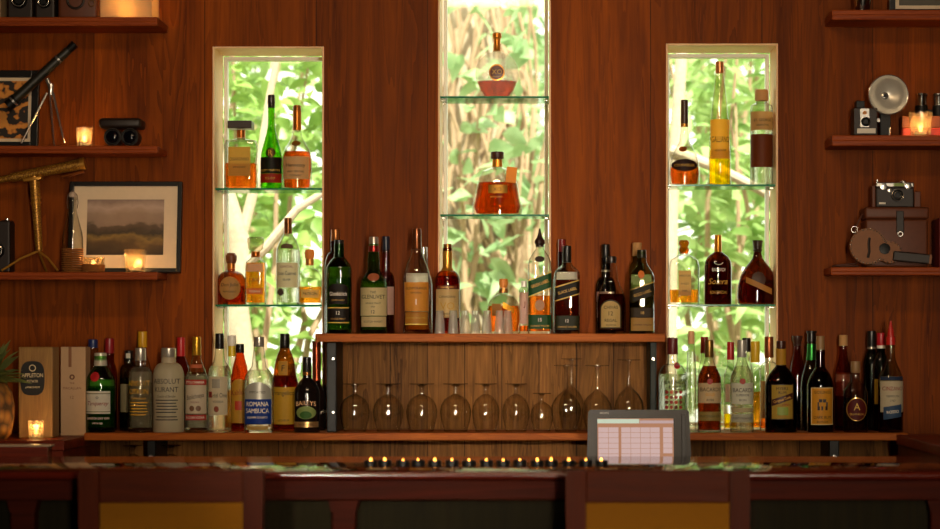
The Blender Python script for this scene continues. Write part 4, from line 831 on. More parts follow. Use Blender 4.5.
bottle('vermouth_bottle', 'vermouth bottle with red cone pourer and white label, rightmost on the shelf', 'LF', 890.7, std(12.6, 382, 355, 4.3, 343, 'c'), shell('vermouth_glass', 'd4d2b4', '3a4226'), [(4.7, 345), (4.7, 337), (3.6, 336.5), (3, 331), (1.3, 324), (.9, 321)], plastic('b8241e'), liq=(L_RED, 396),
       foils=[(338, 341.5, plastic('1a1210')), (341.5, 345, foil('c8c0b0'))], labels=[('rect', 879.6, 902, 376.5, 380.2, paper('2f3c58'), 'top_strip'), ('rect', 879.4, 902.2, 381, 412, paper('d6c8a8')), ('diag', 882, 900, 405.5, 418, paper('3c5678'), 'blue_shield', 1.5)],
       texts=[('CINZANO', 891, 388.3, 4, INKR, {'w': 20}), ('VERMOUTH', 891, 396, 2, INK, {'w': 13}), ('1757', 891, 400.5, 2, INK, {'w': 8}), ('ROSSO', 891, 411.5, 3, INKW, {'w': 12, 'rot': .1})], back=True)

# ---------------------------------------------------------------- glassware
def goblet(name, label, px, pytop, d, R, kind, group, z=None, tilt=0):
    """a stemmed glass standing upside down on its rim"""
    z = ZL if z is None else z
    t = thing(name, label, 'glass', (X(px, d), d, z+.0004), 0, group)
    if tilt: t.rotation_euler = (0, tilt, 0); t.location.z += abs(math.sin(tilt))*R*.7*.6
    h = Z(pytop, d)-z
    if kind == 'snifter':
        prof = [(R*.74, 0), (R*.86, h*.12), (R*.97, h*.30), (R, h*.42), (R*.93, h*.55), (R*.72, h*.67), (R*.40, h*.74), (R*.15, h*.78), (R*.13, h*.86), (R*.16, h*.93), (R*.30, h*.955)]
        br = R*.80
    else:
        prof = [(R*.70, 0), (R*.84, h*.12), (R*.97, h*.25), (R, h*.33), (R*.92, h*.42), (R*.66, h*.52), (R*.30, h*.59), (R*.10, h*.64), (R*.085, h*.80), (R*.10, h*.93), (R*.2, h*.975)]
        br = R*.80
    m = MB(); m.lathe(prof, 28, close0=False, close1=True); m.build('bowl', CRYSTAL, t)
    z0 = prof[-1][1]
    m = MB(); m.lathe([(R*.2, z0+.0003), (br, h-.0022), (br, h-.0006), (br*.9, h)], 28); m.build('foot', shell('foot_glass', 'd8d8d0', '5a5c56', 1.5), t)
    m = MB(); m.torus(R*(.74 if kind == 'snifter' else .70), .0009, M=Matrix.Translation((0, 0, .0009)), n=28, m=6); m.build('rim', CRYSTAL, t)
    return t
G1 = 'upturned glasses on the long shelf'
names1 = ['leftmost upturned snifter glass, beside the black riser post', 'second upturned snifter glass from the left post', 'third upturned snifter glass from the left post', 'fourth upturned snifter glass from the left post', 'fifth upturned snifter glass, set closer to the next one', 'sixth upturned snifter glass, just left of the short glass']
for px, lb, R in zip((354.8, 388.3, 421.8, 455.6, 485.8, 516), names1, (15.2, 15.6, 15.8, 15.8, 14, 14)):
    goblet('snifter_glass', lb, px, 383.5, 6.84, R*6.84/F, 'snifter', G1)
goblet('snifter_glass', 'short upturned glass, lowest of the row, between snifters and wine glasses', 541.8, 393, 6.85, 11.5*6.85/F, 'snifter', G1)
goblet('wine_glass', 'tall upturned wine glass nearest the short snifter', 566, 365, 6.83, 15.4*6.83/F, 'wine', G1)
goblet('wine_glass', 'tall upturned wine glass in the middle of the three, left of till screen corner', 597.2, 365.2, 6.83, 15.4*6.83/F, 'wine', G1)
goblet('wine_glass', 'tall upturned wine glass above the till, rightmost and tallest', 628.8, 359.5, 6.83, 15*6.83/F, 'wine', G1, tilt=.0)
goblet('wine_glass', 'wine glass behind the tall one nearest the short snifter', 571.5, 358.5, 6.935, 13*6.935/F, 'wine', G1)
G2 = 'upturned glasses below the shelf'
goblet('snifter_glass', 'upturned stem glass under the left shelf bracket, on its left side', 133, 445, 6.85, 12*6.85/F, 'snifter', G2, ZC)
goblet('snifter_glass', 'upturned stem glass under the left shelf bracket, on its right side', 171.5, 445, 6.85, 12*6.85/F, 'snifter', G2, ZC)
SG = etched('shot_glass', 'f8f6f0', 'f6f2ea', .74)
for px, d, lb in ((439.8, 6.775, 'leftmost upturned shot glass in the row on the raised shelf'), (453.2, 6.775, 'second upturned shot glass from the left, in front of the brown whisky'), (465, 6.775, 'third upturned shot glass, right of the brown whisky'),
                  (475.3, 6.80, 'fourth upturned shot glass, left of the clear decanter'), (486.8, 6.775, 'fifth upturned shot glass, overlapping the decanter left side'), (499.6, 6.775, 'sixth upturned shot glass, before the decanter'), (507.6, 6.825, 'last upturned shot glass on the right, set behind the sixth')):
    s = d/F; t = thing('shot_glass', lb, 'glass', (X(px, d), d, ZR+.0004), 0, 'upturned shot glasses')
    h = 23*s
    m = MB(); m.lathe([(5.4*s, 0), (5.2*s, .004), (4.6*s, h*.5), (3.9*s, h*.8), (3.7*s, h-.001), (3.4*s, h)], 20); m.build('glass_wall', SG, t)
    m = MB(); m.lathe([(4.7*s, .001), (4.2*s, h*.45), (3.3*s, h*.74), (2.2*s, h*.8)], 20); m.build('hollow', CRYSTAL, t)
    m = MB(); m.lathe([(3.3*s, h*.82), (3.3*s, h*.985)], 20); m.build('thick_base', L_CLR, t)

# ---------------------------------------------------------------- candles
def flame(t, z, h, name='flame', mm=None, x=0, y=0):
    m = MB(); r = h*.27
    m.lathe([(r*.35, 0), (r*.9, h*.15), (r, h*.3), (r*.75, h*.55), (r*.35, h*.82), (r*.05, h)], 10, M=Matrix.Translation((x, y, z))); m.build(name, mm or FLAME, t)
fx = [370.8, 384.4, 403.1, 417.8, 434.8, 451.8, 468.9, 486.2, 503.2, 519.9, 537.3, 551.2, 568.9, 586, 601.3]
d = 5.42
for i, px in enumerate(fx):
    lb = ['first', 'second', 'third', 'fourth', 'fifth', 'sixth', 'seventh', 'eighth', 'ninth', 'tenth', 'eleventh', 'twelfth', 'thirteenth', 'fourteenth', 'last'][i]
    lb = 'lit black tealight on the bar, %s in the row from the left' % lb if i < 14 else 'lit black tealight on the bar, last of row below the till screen'
    t = thing('tealight', lb, 'candle', (X(px, d), d+(.012 if i % 2 else 0), BT+.0004), 0, 'tealights along the bar')
    m = MB(); m.lathe([(.0145, 0), (.0158, .0012), (.0158, .0118), (.0150, .0125), (.0146, .0095)], 20, close1=False); m.build('cup', BLACK, t)
    m = MB(); m.lathe([(.0140, .0018), (.0140, .0092)], 16); m.build('wax', WAX, t)
    flame(t, .0096, .0095 if i in (0, 1, 4, 10, 11, 12, 14) else .0072)
def votive_glass():
    t = NT('votive_glass'); lw = t.n('ShaderNodeLayerWeight'); f = lw.outputs['Facing']
    tr = t.n('ShaderNodeBsdfTransparent'); tr.inputs[0].default_value = (.9, .86, .8, 1)
    tl = t.n('ShaderNodeBsdfTranslucent'); tl.inputs[0].default_value = (.9, .7, .45, 1)
    gl = t.n('ShaderNodeBsdfGlossy'); gl.inputs['Roughness'].default_value = .06
    m1 = t.n('ShaderNodeMixShader'); m1.inputs[0].default_value = .09; t.l(tr.outputs[0], m1.inputs[1]); t.l(tl.outputs[0], m1.inputs[2])
    m2 = t.n('ShaderNodeMixShader'); t.l(t.math('MULTIPLY_ADD', t.math('POWER', f, 4.0), .5, .05), m2.inputs[0]); t.l(m1.outputs[0], m2.inputs[1]); t.l(gl.outputs[0], m2.inputs[2])
    t.surf(m2.outputs[0]); return t.m
VOT = votive_glass()
def votive(label, px, zb, d, Rb, Rt, h, kind, group='candle glasses on the shelves', power=.32, glow=None, fl=.016):
    t = thing('votive_candle', label, 'candle', (X(px, d), d, zb+.0004), 0, group)
    p, dy = (2, 1) if kind != 'square' else (7, 1)
    m = MB(); m.lathe([(Rb*.96, 0), (Rb, .002), (Rt, h), (Rt*.93, h), (Rb*.90, .006)], 24, p=p, close1=True); m.build('glass_cup', glow or VOT, t)
    m = MB(); m.lathe([(Rb*.6, .0065), (Rb*.6, .016)], 16); m.build('wax', WAX, t)
    flame(t, .0164, fl)
    l = light('POINT', 'flame_light', (0, 0, 0), power, (1, .55, .18), size=.008); l.parent = t; l.location = (0, -.0, .0164+fl+.006)
    return t
votive('votive candle in a small clear glass between the spyglass and the binoculars', 84.3, SL2, 6.9, .0225, .0265, .062, 'round')
votive('votive candle in a square clear glass in front of landscape photo', 135.3, SL3, 6.88, .026, .031, .070, 'square')
tv = votive('short votive candle glass wrapped in raffia, next to the swing-top bottle', 93.5, SL3, 6.88, .031, .034, .046, 'round', power=.12)
m = MB()
for k in range(7): m.torus(.0325+.0003*k, .0016, M=Matrix.Translation((0, 0, .004+.0032*k)))
RAFF = mat('raffia', '8a5426', .8, 0, .2, .3)
m.build('raffia_band', RAFF, tv)
votive('votive candle in a small glass at left, in front of the wooden whisky box', 36, ZE, 6.52, .0205, .0235, .055, 'round')
votive('votive candle in a wide glass on the right shelf, before the red tin', 920.5, SR2, 6.88, .030, .036, .074, 'round', power=.4)
t = votive('candle inside wide frosted square lantern on the top left shelf', 126.5, SL1, 6.94, .024, .028, .07, 'round', power=1.3)
FROST = NT('frosted_glass'); tr = FROST.n('ShaderNodeBsdfTranslucent'); tr.inputs[0].default_value = (.75, .6, .42, 1); tp = FROST.n('ShaderNodeBsdfTransparent'); tp.inputs[0].default_value = (.9, .75, .55, 1)
df = FROST.n('ShaderNodeBsdfDiffuse'); df.inputs[0].default_value = (.55, .48, .38, 1)
m1 = FROST.n('ShaderNodeMixShader'); m1.inputs[0].default_value = .5; FROST.l(tr.outputs[0], m1.inputs[1]); FROST.l(df.outputs[0], m1.inputs[2])
m2 = FROST.n('ShaderNodeMixShader'); m2.inputs[0].default_value = .35; FROST.l(m1.outputs[0], m2.inputs[1]); FROST.l(tp.outputs[0], m2.inputs[2]); FROST.surf(m2.outputs[0])
t2 = thing('lantern', 'wide frosted square glass lantern around a candle on the top left shelf', 'lantern', (X(130, 6.94), 6.94, SL1+.0004))
w = 25.5*6.94/F
for a in ((-w, w, -.066, -.062), (-w, w, .062, .066), (-w, -w+.004, -.0618, .0618), (w-.004, w, -.0618, .0618)):
    MB().box(*a, .0, .15, .001).build('glass_panel', FROST.m, t2, smooth=False)

# ---------------------------------------------------------------- till
d = 6.3; s = d/F; xt = X(640, d)
t = thing('till_terminal', 'grey touchscreen till standing on the back counter before the bottle shelf', 'till', (xt, 6.42, ZC+.0004))
GREYP = mat('charcoal_plastic', '2f2b29', .5); DGREY = mat('dark_plastic', '1c1a19', .4)
m = MB(); m.box(-.10, .10, -.06, .12, 0, .02, .006); m.build('foot', DGREY, t)
m = MB(); m.box(-.04, .04, .0, .05, .0205, .12, .006); m.build('stand', DGREY, t)
tilt = Matrix.Translation((0, -.07, .065)) @ Matrix.Rotation(-.20, 4, 'X')
hw = 51*s; hh = .182
m = MB(); m.prism([(-hw-.006, 0), (hw+.006, 0), (hw, hh), (-hw, hh)], 0, .035); bmesh.ops.bevel(m.bm, geom=list(m.bm.edges), offset=.004, segments=2, affect='EDGES'); bmesh.ops.transform(m.bm, matrix=tilt, verts=m.bm.verts)
m.build('housing', GREYP, t, smooth=False)
sx0, sx1, sz0, sz1 = (598-640)*s, (675-640)*s, .024, hh-.026
MB().box(sx0-.004, sx1+.004, -.0012, .003, sz0-.004, sz1+.004, .001, M=tilt).build('screen_bezel', DGREY, t, smooth=False)
sc = MB().box(sx0, sx1, -.0020, -.0013, sz0, sz1, M=tilt).build('screen', emit('screen_tan', 'c98f6c', .75), t, smooth=False)
MB().box(sx0, sx0+(sx1-sx0)*.55, -.0026, -.0021, sz1-.014, sz1-.002, M=tilt).build('title_bar', emit('screen_mint', 'dce8cc', .8), sc, smooth=False)
MB().box(sx0+(sx1-sx0)*.56, sx1, -.0026, -.0021, sz1-.014, sz1-.006, M=tilt).build('title_bar', emit('screen_pink', 'd8b8b4', .75), sc, smooth=False)
m = MB()
wS = sx1-sx0
def cells(c0, c1, nx, r0, r1, ny, mm, name):
    m = MB(); x0, x1 = sx0+wS*c0, sx0+wS*c1; z1, z0 = sz1-.017-r0, sz1-.017-r1
    for i in range(nx):
        for j in range(ny):
            a = x0+(x1-x0)*i/nx; b = z0+(z1-z0)*j/ny
            m.box(a+.0006, a+(x1-x0)/nx-.0006, -.0026, -.0021, b+.0006, b+(z1-z0)/ny-.0006, M=tilt)
    o = m.build(name, mm, sc, smooth=False); return o
hS = sz1-.017-sz0
PKE = emit('screen_button', 'e0bdb6', .82)
cells(.01, .28, 2, .008, hS-.001, 7, PKE, 'button_grid'); cells(.31, .82, 4, .008, hS*.86, 6, PKE, 'button_grid'); cells(.31, .45, 1, hS*.875, hS-.001, 1, PKE, 'button_grid'); cells(.86, .985, 1, .008, hS*.72, 5, PKE, 'button_grid')
m = MB(); add_text(m, 'MICROS', lambda x, z: tilt @ Vector((x, -.0006, z)), sx0+.02, hh-.010, .005, .03); m.build('lettering', mat('pale_print', 'c8c0b4', .5), t, smooth=False)
MB().box((683-640)*s, (687.5-640)*s, -.008, -.0002, .02, hh-.012, .001, M=tilt).build('card_reader', DGREY, t, smooth=False)

# ---------------------------------------------------------------- boxes and pineapple on the left cabinet
BOXW = wood('pale_box_wood', '6e4a1e', '9c7436', .5, 'Z', None, 2)
s = 6.66/F
t = thing('whisky_box', 'tall wooden bottle box with a black arched label at the left', 'box', (X(39, 6.66), 6.66, ZE+.0004))
h = Z(347, 6.66)-ZE
MB().box(-17*s, 17*s, -.045, .045, 0, h, .003, M=Matrix.Rotation(0, 4, 'Z')).build('box_body', BOXW, t, smooth=False)
zc = (394-347)*s
def ov(y0):
    pts = []
    for i in range(32):
        a = 2*PI*i/32; c, q = sup(a, 3.2); pts.append((-3*s+12*s*c, h-32*s+17*s*q*(1.05 if q > 0 else .95)))
    return pts
lb = MB().prism(ov(0), -.0462, -.0452).build('label', mat('black_label', '0f0c0b', .4), t, smooth=False)
m = MB()
for st, zz, hh, ww in (('APPLETON', 28, 4.2, 21), ('ESTATE', 34, 2.4, 12), ('JAMAICA RUM', 40, 1.8, 14)):
    add_text(m, st, lambda x, z: Vector((x, -.0466, z)), -3*s, h-zz*s, hh*s, ww*s)
m.torus(3*s, .4*s, M=Matrix.Translation((-3*s, -.0466, h-21*s)) @ Matrix.Rotation(PI/2, 4, 'X')); m.build('lettering', ink('d8c8a4'), lb, smooth=False)
t = thing('whisky_box', 'pale cream bottle carton with a narrow tan strip beside the gin bottles', 'box', (X(74.5, 6.80), 6.80, ZE+.0004))
h = Z(347, 6.8)-ZE; s = 6.8/F
MB().box(-11.5*s, 13.5*s, -.035, .035, 0, h, .002).build('carton', mat('cream_card', 'b08c66', .6), t, smooth=False)
MB().box(-3.5*s, -.5*s, -.0358, -.0351, h-20*s, h, 0).build('tan_strip', mat('tan_print', '7a4a20', .5), t, smooth=False)
m = MB()
for st, zz, hh in (('THE', 36, 2), ('MACALLAN', 41, 2.6), ('12', 50, 3)):
    add_text(m, st, lambda x, z: Vector((x, -.0358, z)), 0, h-zz*s, hh*s, 18*s)
m.torus(2*s, .7*s, M=Matrix.Translation((0, -.0355, h-30*s)) @ Matrix.Rotation(PI/2, 4, 'X'), n=16, m=6)
m.build('lettering', mat('brown_print', '6e4426', .6), t, smooth=False)
# pineapple
d = 6.53; s = d/F
t = thing('pineapple', 'whole pineapple with spiky green crown at the left edge', 'pineapple', (X(-9, d), d, ZE+.0004))
PIN = NT('pineapple_skin'); v = PIN.n('ShaderNodeTexVoronoi'); PIN.l(PIN.obj((1, 1, .8)), v.inputs['Vector']); v.inputs['Scale'].default_value = 42
pc = PIN.ramp(v.outputs['Distance'], [(.0, 'b07a2a'), (.45, '8a5a22'), (.8, '3a2410')]); pb = PIN.bsdf(pc, .6); PIN.bump(pb, PIN.math('SUBTRACT', 1.0, v.outputs['Distance']), .8, .006); PIN.surf(pb.outputs[0])
h = (440-380)*s
m = MB(); m.lathe([(.045, 0), (.058, .015), (.066, h*.35), (.067, h*.55), (.060, h*.78), (.045, h*.92), (.02, h)], 28); m.build('fruit', PIN.m, t)
m = MB()
for k in range(64):
    a = k*2.39996; q = k/64; el = 1.45-1.25*(1-q) if q > .35 else .1+.9*q
    L = .10+.05*random.random()
    add_leaf(m, (.012*math.cos(a), .012*math.sin(a), h-.01+.035*q), (math.cos(a)*math.cos(el), (-abs(math.sin(a))-.3 if math.cos(a) > -.2 else math.sin(a))*math.cos(el), math.sin(el)+.15), L, .017, .5, .25)
m.build('crown', leafmat('pineapple_leaf', '5a6a34', '8a9458'), t, recalc=False)

# ---------------------------------------------------------------- things on the wall shelves, left
def rotM(loc, rx=0, ry=0, rz=0): return Matrix.Translation(loc) @ Matrix.Rotation(rz, 4, 'Z') @ Matrix.Rotation(ry, 4, 'Y') @ Matrix.Rotation(rx, 4, 'X')
YF = PI/2   # lathe axis turned to face the room
d = 6.93; s = d/F
t = thing('book', 'pale book standing at the left edge of the top left shelf', 'book', (X(0, d), d, SL1+.0004))
MB().box(-5*s, 5.5*s, -.06, .06, .0, .19, .002).build('cover', mat('cream_cloth', '8a7252', .7), t, smooth=False)
MB().box(-4.2*s, 4.7*s, -.058, .0585, .002, .1915).build('pages', paper('d8c8a0'), t, smooth=False)
def old_camera(label, px0, px1, z, hpx, d, lens=True):
    s = d/F; w = (px1-px0)/2*s; t = thing('folding_camera', label, 'camera', (X((px0+px1)/2, d), d, z+.0004), 0, 'vintage cameras on the shelves')
    h = hpx*s
    MB().box(-w, w, -.035, .035, 0, h, .006).build('body', DKLEATHER, t, smooth=False)
    m = MB(); m.lathe([(w*.62, 0), (w*.62, .012), (w*.45, .018), (w*.40, .024), (w*.30, .018)], 24, M=rotM((0, -.035, h*.42), YF)); m.build('lens', BLACK, t)
    m = MB(); m.torus(w*.5, .0015, M=rotM((0, -.055, h*.42), YF)); m.build('lens_ring', SILVER, t)
    MB().box(-w*.7, -w*.2, -.037, -.0345, h*.8, h*.92, .001).build('viewfinder', SILVER, t, smooth=False)
    m = MB(); m.tube((w*.6, 0, h), (w*.6, 0, h+.008), .007); m.build('winder', SILVER, t)
    return t
old_camera('dark boxy camera on the top left shelf, beside the pale book', 10, 35, SL1, 46, 6.93)
old_camera('dark boxy camera on the top left shelf, beside tan leather case', 37.5, 57, SL1, 42, 6.93)
s = 6.93/F
t = thing('leather_case', 'tan leather case with a dark round ring on top left shelf', 'case', (X(81, 6.93), 6.93, SL1+.0004))
m = MB(); m.box(-20*s, 20*s, -.05, .05, 0, 50*s, .012, seg=3); m.build('body', LEATHER, t)
m = MB(); m.torus(8*s, 1.3*s, M=rotM((-2*s, -.0525, 19*s), YF)); m.build('ring', DKLEATHER, t)
m = MB(); m.torus(3*s, .7*s, M=rotM((14*s, -.052, 16*s), YF)); m.build('buckle', mat('dull_brass', '6a4420', .5, .6), t)

def frame(name, label, px0, px1, py0, py1, zb, d, fw, mt, prints, fm, lean=.06, group=None):
    """picture frame leaning back against the wall"""
    s = d/F; w = (px1-px0)/2*s; h = Z(py0, d)-zb
    t = thing(name, label, 'picture', (X((px0+px1)/2, d), d, zb+.001)); R = Matrix.Rotation(-lean, 4, 'X'); fw *= s; mt *= s
    m = MB()
    for a in ((-w, -w+fw, 0, h), (w-fw, w, 0, h), (-w+fw, w-fw, 0, fw), (-w+fw, w-fw, h-fw, h)): m.box(a[0], a[1], -.012, .010, a[2], a[3], .002, M=R)
    m.build('frame', fm, t, smooth=False)
    MB().box(-w+fw, w-fw, -.003, .0, fw, h-fw, M=R).build('mat_board', mat('mount_board', 'd8c2a4', .8), t, smooth=False)
    o = MB().box(-w+fw+mt, w-fw-mt, -.0045, -.0032, fw+mt, h-fw-mt).build('print', prints, t, smooth=False); o.rotation_euler = (-lean, 0, 0)
    return t
LAND = NT('landscape_print'); tc = LAND.n('ShaderNodeTexCoord'); sp = LAND.n('ShaderNodeSeparateXYZ'); LAND.l(tc.outputs['Generated'], sp.inputs[0])
n1 = LAND.noise(tc.outputs['Generated'], 2.2, 3); n2 = LAND.noise(tc.outputs['Generated'], 7, 4)
zz = LAND.math('ADD', sp.outputs[2], LAND.math('MULTIPLY', LAND.math('SUBTRACT', n1, .5), .5))
zz = LAND.math('ADD', zz, LAND.math('MULTIPLY', LAND.math('SUBTRACT', n2, .5), .12))
cc = LAND.ramp(zz, [(.0, '2e241a'), (.22, '4a3a24'), (.33, '7a6436'), (.4, '3a3024'), (.52, '5a4a3a'), (.56, '8a7464'), (.7, '96806e'), (.85, 'b0998a'), (1.0, '8a7468')])
LAND.surf(LAND.bsdf(cc, .35).outputs[0])
BLKF = mat('black_frame', '0f0c0b', .35)
frame('framed_photograph', 'black-framed landscape photograph with wide pale mount, leaning at the left', 68, 181, 181, 270, SL3, 6.95, 4.5, 13.5, LAND.m, BLKF, lean=.12)
ART = NT('swirl_print'); g = ART.obj((1, 1, 1)); wv = ART.n('ShaderNodeTexWave', wave_type='RINGS'); ART.l(g, wv.inputs[0]); wv.inputs['Scale'].default_value = 6; wv.inputs['Distortion'].default_value = 14; wv.inputs['Detail'].default_value = 3; wv.inputs['Detail Scale'].default_value = 2.2
ART.surf(ART.bsdf(ART.ramp(wv.outputs['Fac'], [(.38, '1c120a'), (.52, 'a8641c'), (.8, 'd08a34')]), .5).outputs[0])
frame('framed_print', 'dark-framed orange and black swirling print behind the spyglass', -36, 38, 70, 145, SL2, 6.965, 7, 3.5, ART.m, BLKF, lean=.1)

# spyglass on a small tripod
d = 6.88; s = d/F
def sp(px, py, y=0): return Vector(((px-48)*s, y, Z(py, d)-SL2))
t = thing('spyglass', 'black spyglass tilted up on a silver tripod, middle left shelf', 'telescope', (X(48, d), d, SL2+.0004), 0, 'telescopes on the left shelves')
dirv = (sp(75, 44)-sp(8, 106)).normalized()
P = lambda q: sp(8, 106).lerp(sp(75, 44), q)
GREENB = mat('olive_black_paint', '1d1c14', .45)
m = MB(); m.tube(P(.10), P(.90), 5.2*s, 4.2*s, 20); m.build('barrel', GREENB, t)
m = MB(); m.tube(P(0), P(.12), 5.8*s, 5.8*s, 20); m.build('objective', BLACK, t)
m = MB(); m.tube(P(.895), P(1), 3.6*s, 4.4*s, 20); m.build('eyepiece', BLACK, t)
m = MB(); m.tube(P(.74), P(.765), 4.8*s, 4.8*s, 20); m.tube(P(.07), P(.095), 6.2*s, 6.2*s, 20); m.build('silver_band', SILVER, t)
m = MB(); m.tube(sp(47, 79), sp(51, 88), 2.4*s, 2.4*s, 12); m.tube(sp(51, 84), sp(51, 95), 3*s, 2.4*s, 12); m.build('tripod_head', SILVER, t)
for a, b in (((47, 93), (23.5, 144.2)), ((53, 93), (66.5, 144.2))):
    m = MB(); m.tube(sp(*a), sp(*b, -.03), 1.3*s, .9*s, 10); lg = m.build('leg', SILVER, t)
m = MB(); m.tube(sp(50, 93), sp(47, 143, .10), 1.3*s, .9*s, 10); m.build('leg', SILVER, t)
# small dark binoculars lying, front lenses to the room
d = 6.9; s = d/F
t = thing('binoculars', 'small dark binoculars lying with lenses to the room, middle left shelf', 'binoculars', (X(123, d), d, SL2+.0004), 0, 'binoculars on the shelves')
for px in (-7.5, 9.5):
    m = MB(); m.lathe([(8.6*s, 0), (9.2*s, .01), (8.6*s, .06), (6*s, .09)], 24, M=rotM((px*s, -.05, 9.3*s), -YF)); b = m.build('barrel', DKLEATHER, t)
    m = MB(); m.lathe([(6.3*s, 0), (5*s, .004), (2*s, .006)], 20, M=rotM((px*s, -.0502, 9.3*s), YF)); m.build('lens', mat('lens_glass', '0a0a10', .08, .2), b)
    m = MB(); m.torus(7.4*s, .8*s, M=rotM((px*s, -.051, 9.3*s), YF)); m.build('lens_ring', BLACK, b)
m = MB(); m.box(-22*s, 20*s, -.04, .05, 18.6*s, 28.5*s, .010, seg=3); m.build('case_lid', DKLEATHER, t)
m = MB(); m.tube((1*s, -.045, 10*s), (1*s, .03, 10*s), 3*s); m.build('hinge', BLACK, t)

# dark bellows camera at the left edge, brass telescope, swing-top bottle
old_camera('dark bellows camera at the left edge of the lowest left shelf', -14, 12.5, SL3, 52, 6.92)
d = 6.9; s = d/F
def sq(px, py, y=0): return Vector(((px-37)*s, y, Z(py, d)-SL3))
t = thing('brass_telescope', 'brass telescope on a column and three-legged stand, lowest left shelf', 'telescope', (X(37, d), d, SL3+.0004), 0, 'telescopes on the left shelves')
Q = lambda q: sq(-20, 184).lerp(sq(85, 163.5), q)
BR2 = NT('hammered_brass'); hv = BR2.n('ShaderNodeTexVoronoi'); BR2.l(BR2.obj(), hv.inputs['Vector']); hv.inputs['Scale'].default_value = 210
bb = BR2.bsdf(BR2.ramp(hv.outputs['Distance'], [(.1, 'e0aa44'), (.6, '8a5a20')]), .34, .55); BR2.bump(bb, hv.outputs['Distance'], .3, .002); BR2.surf(bb.outputs[0])
m = MB(); m.tube(Q(.30), Q(.985), 4.6*s, 5.6*s, 20); m.build('barrel', BR2.m, t)
m = MB(); m.tube(Q(.0), Q(.31), 3.0*s, 3.4*s, 16); m.build('draw_tube', BR2.m, t)
m = MB(); m.tube(Q(.96), Q(1.0), 6.2*s, 6.2*s, 20); m.build('front_ring', BRASS, t)
m = MB(); m.tube(sq(62, 177), sq(84, 171.5), 1.6*s, 1.6*s, 10); m.build('finder', mat('copper_tube', 'b0622c', .3, .9), t)
m = MB(); m.box(-9*s, 9*s, -.02, .02, -1.5*s, 1.5*s, .001, M=Matrix.Translation(sq(33.5, 179.5)) @ Matrix.Rotation(-.15, 4, 'Y')); m.tube(sq(33.5, 183), sq(34.5, 176), 4*s, 4*s); m.build('mount_plate', BRASS, t)
m = MB(); m.tube(sq(39, 251), sq(34.5, 181), 3.5*s, 5.2*s, 16); m.build('column', BR2.m, t)
for k, z in enumerate((199, 204)):
    m = MB(); m.tube(sq(36, z), sq(35.8, z-2), 5.4*s, 5.4*s, 16); m.build('column_ring', BRASS, t)
for b in ((4, 271, -.03), (60, 271, -.03), (40, 270.5, .09)):
    m = MB(); m.path([sq(38.5, 251), sq((38.5+b[0])/2, 259, b[2]*.4), sq(*b)], 1.2*s, 8); m.build('leg', BRASS, t)
d = 6.885; s = d/F
t = thing('swing_top_bottle', 'clear swing-top bottle wrapped in raffia in front of framed photograph', 'bottle', (X(72.5, d), d, SL3+.0004))
m = MB(); m.lathe([(9.8*s, 0), (10.4*s, .003), (10.4*s, 34*s), (9.6*s, 40*s), (6*s, 54*s), (4*s, 62*s), (3.6*s, 72*s), (4.4*s, 73*s), (4.4*s, 75*s)], 24); m.build('glass_body', CLEAR, t)
m = MB()
for k in range(11): m.torus(10.6*s, .0022, M=Matrix.Translation((0, 0, .003+.0068*k)), n=24, m=6)
m.build('raffia_wrap', RAFF, t)
m = MB(); m.lathe([(3*s, 75.2*s), (3.6*s, 76*s), (3.4*s, 79*s), (2*s, 80.5*s)], 16); m.build('stopper', mat('ceramic_stopper', 'b8a08c', .4), t)
m = MB()
for q in (-1, 1): m.path([(q*4.6*s, 0, 64*s), (q*5.6*s, 0, 70*s), (q*4.4*s, 0, 78*s), (0, -.004, 82*s)], .0012, 6)
m.build('wire_bail', SILVER, t)

# ---------------------------------------------------------------- things on the wall shelves, right
d = 6.9; s = d/F
t = thing('metal_cup', 'small shiny ribbed metal cup on the top right shelf', 'cup', (X(862.5, d), d, SR1+.0004))
m = MB(); m.lathe([(7.2*s, 0), (7.6*s, .002), (10.4*s, 36*s), (9.6*s, 36*s), (6.8*s, .006)], 24); m.build('cup_wall', CHROME, t)
m = MB(); m.torus(10*s, .0012, M=Matrix.Translation((0, 0, 36*s))); m.build('rim', CHROME, t)
frame('picture_frame', 'black picture frame at the right end of top right shelf', 889, 985, -70, 9.5, SR1, 6.955, 6, 4, mat('dim_print', '4a4436', .5), BLKF)
# flash camera
d = 6.9; s = d/F
t = thing('flash_camera', 'old black box camera with large round flash reflector', 'camera', (X(878, d), d, SR2+.0004), 0, 'vintage cameras on the shelves')
def sr(px, py, y=0): return Vector(((px-878)*s, y, Z(py, d)-SR2))
def bx(px0, px1, py0, py1, y0, y1, nm, mm, par, bev=.002):
    return MB().box((px0-878)*s, (px1-878)*s, y0, y1, max(0, Z(py1, d)-SR2), Z(py0, d)-SR2, bev).build(nm, mm, par, smooth=False)
bx(852.5, 876, 109, 136, -.03, .04, 'body', DKLEATHER, t); bx(855.5, 864, 101.5, 109, -.02, .02, 'viewfinder', BLACK, t)
fp = bx(858.5, 868, 109.5, 128.5, -.034, -.0305, 'face_plate', SILVER, t, .001)
m = MB(); m.lathe([(4.6*s, 0), (4.6*s, .006), (3.2*s, .008), (2.4*s, .005)], 20, M=rotM(sr(864, 123, -.034), YF)); m.build('lens', BLACK, t)
m = MB(); m.lathe([(2*s, 0), (1.4*s, .002)], 14, M=rotM(sr(863.2, 114, -.034), YF)); m.build('badge', mat('amber_badge', 'c87a1e', .4), t)
bx(855.5, 874, 129.5, 134.5, -.036, -.0305, 'base_plate', mat('ivory_plate', 'cfc6b4', .5), t, .001)
m = MB(); m.lathe([(1.6*s, .022), (6*s, .018), (11*s, .010), (16*s, .002), (19.4*s, -.012), (19.8*s, -.014), (19.2*s, -.010)], 40, M=rotM(sr(886.8, 96, -.02), -YF) , close1=False); m.build('reflector', mat('reflector_silver', 'dcd6c8', .34, .6), t)
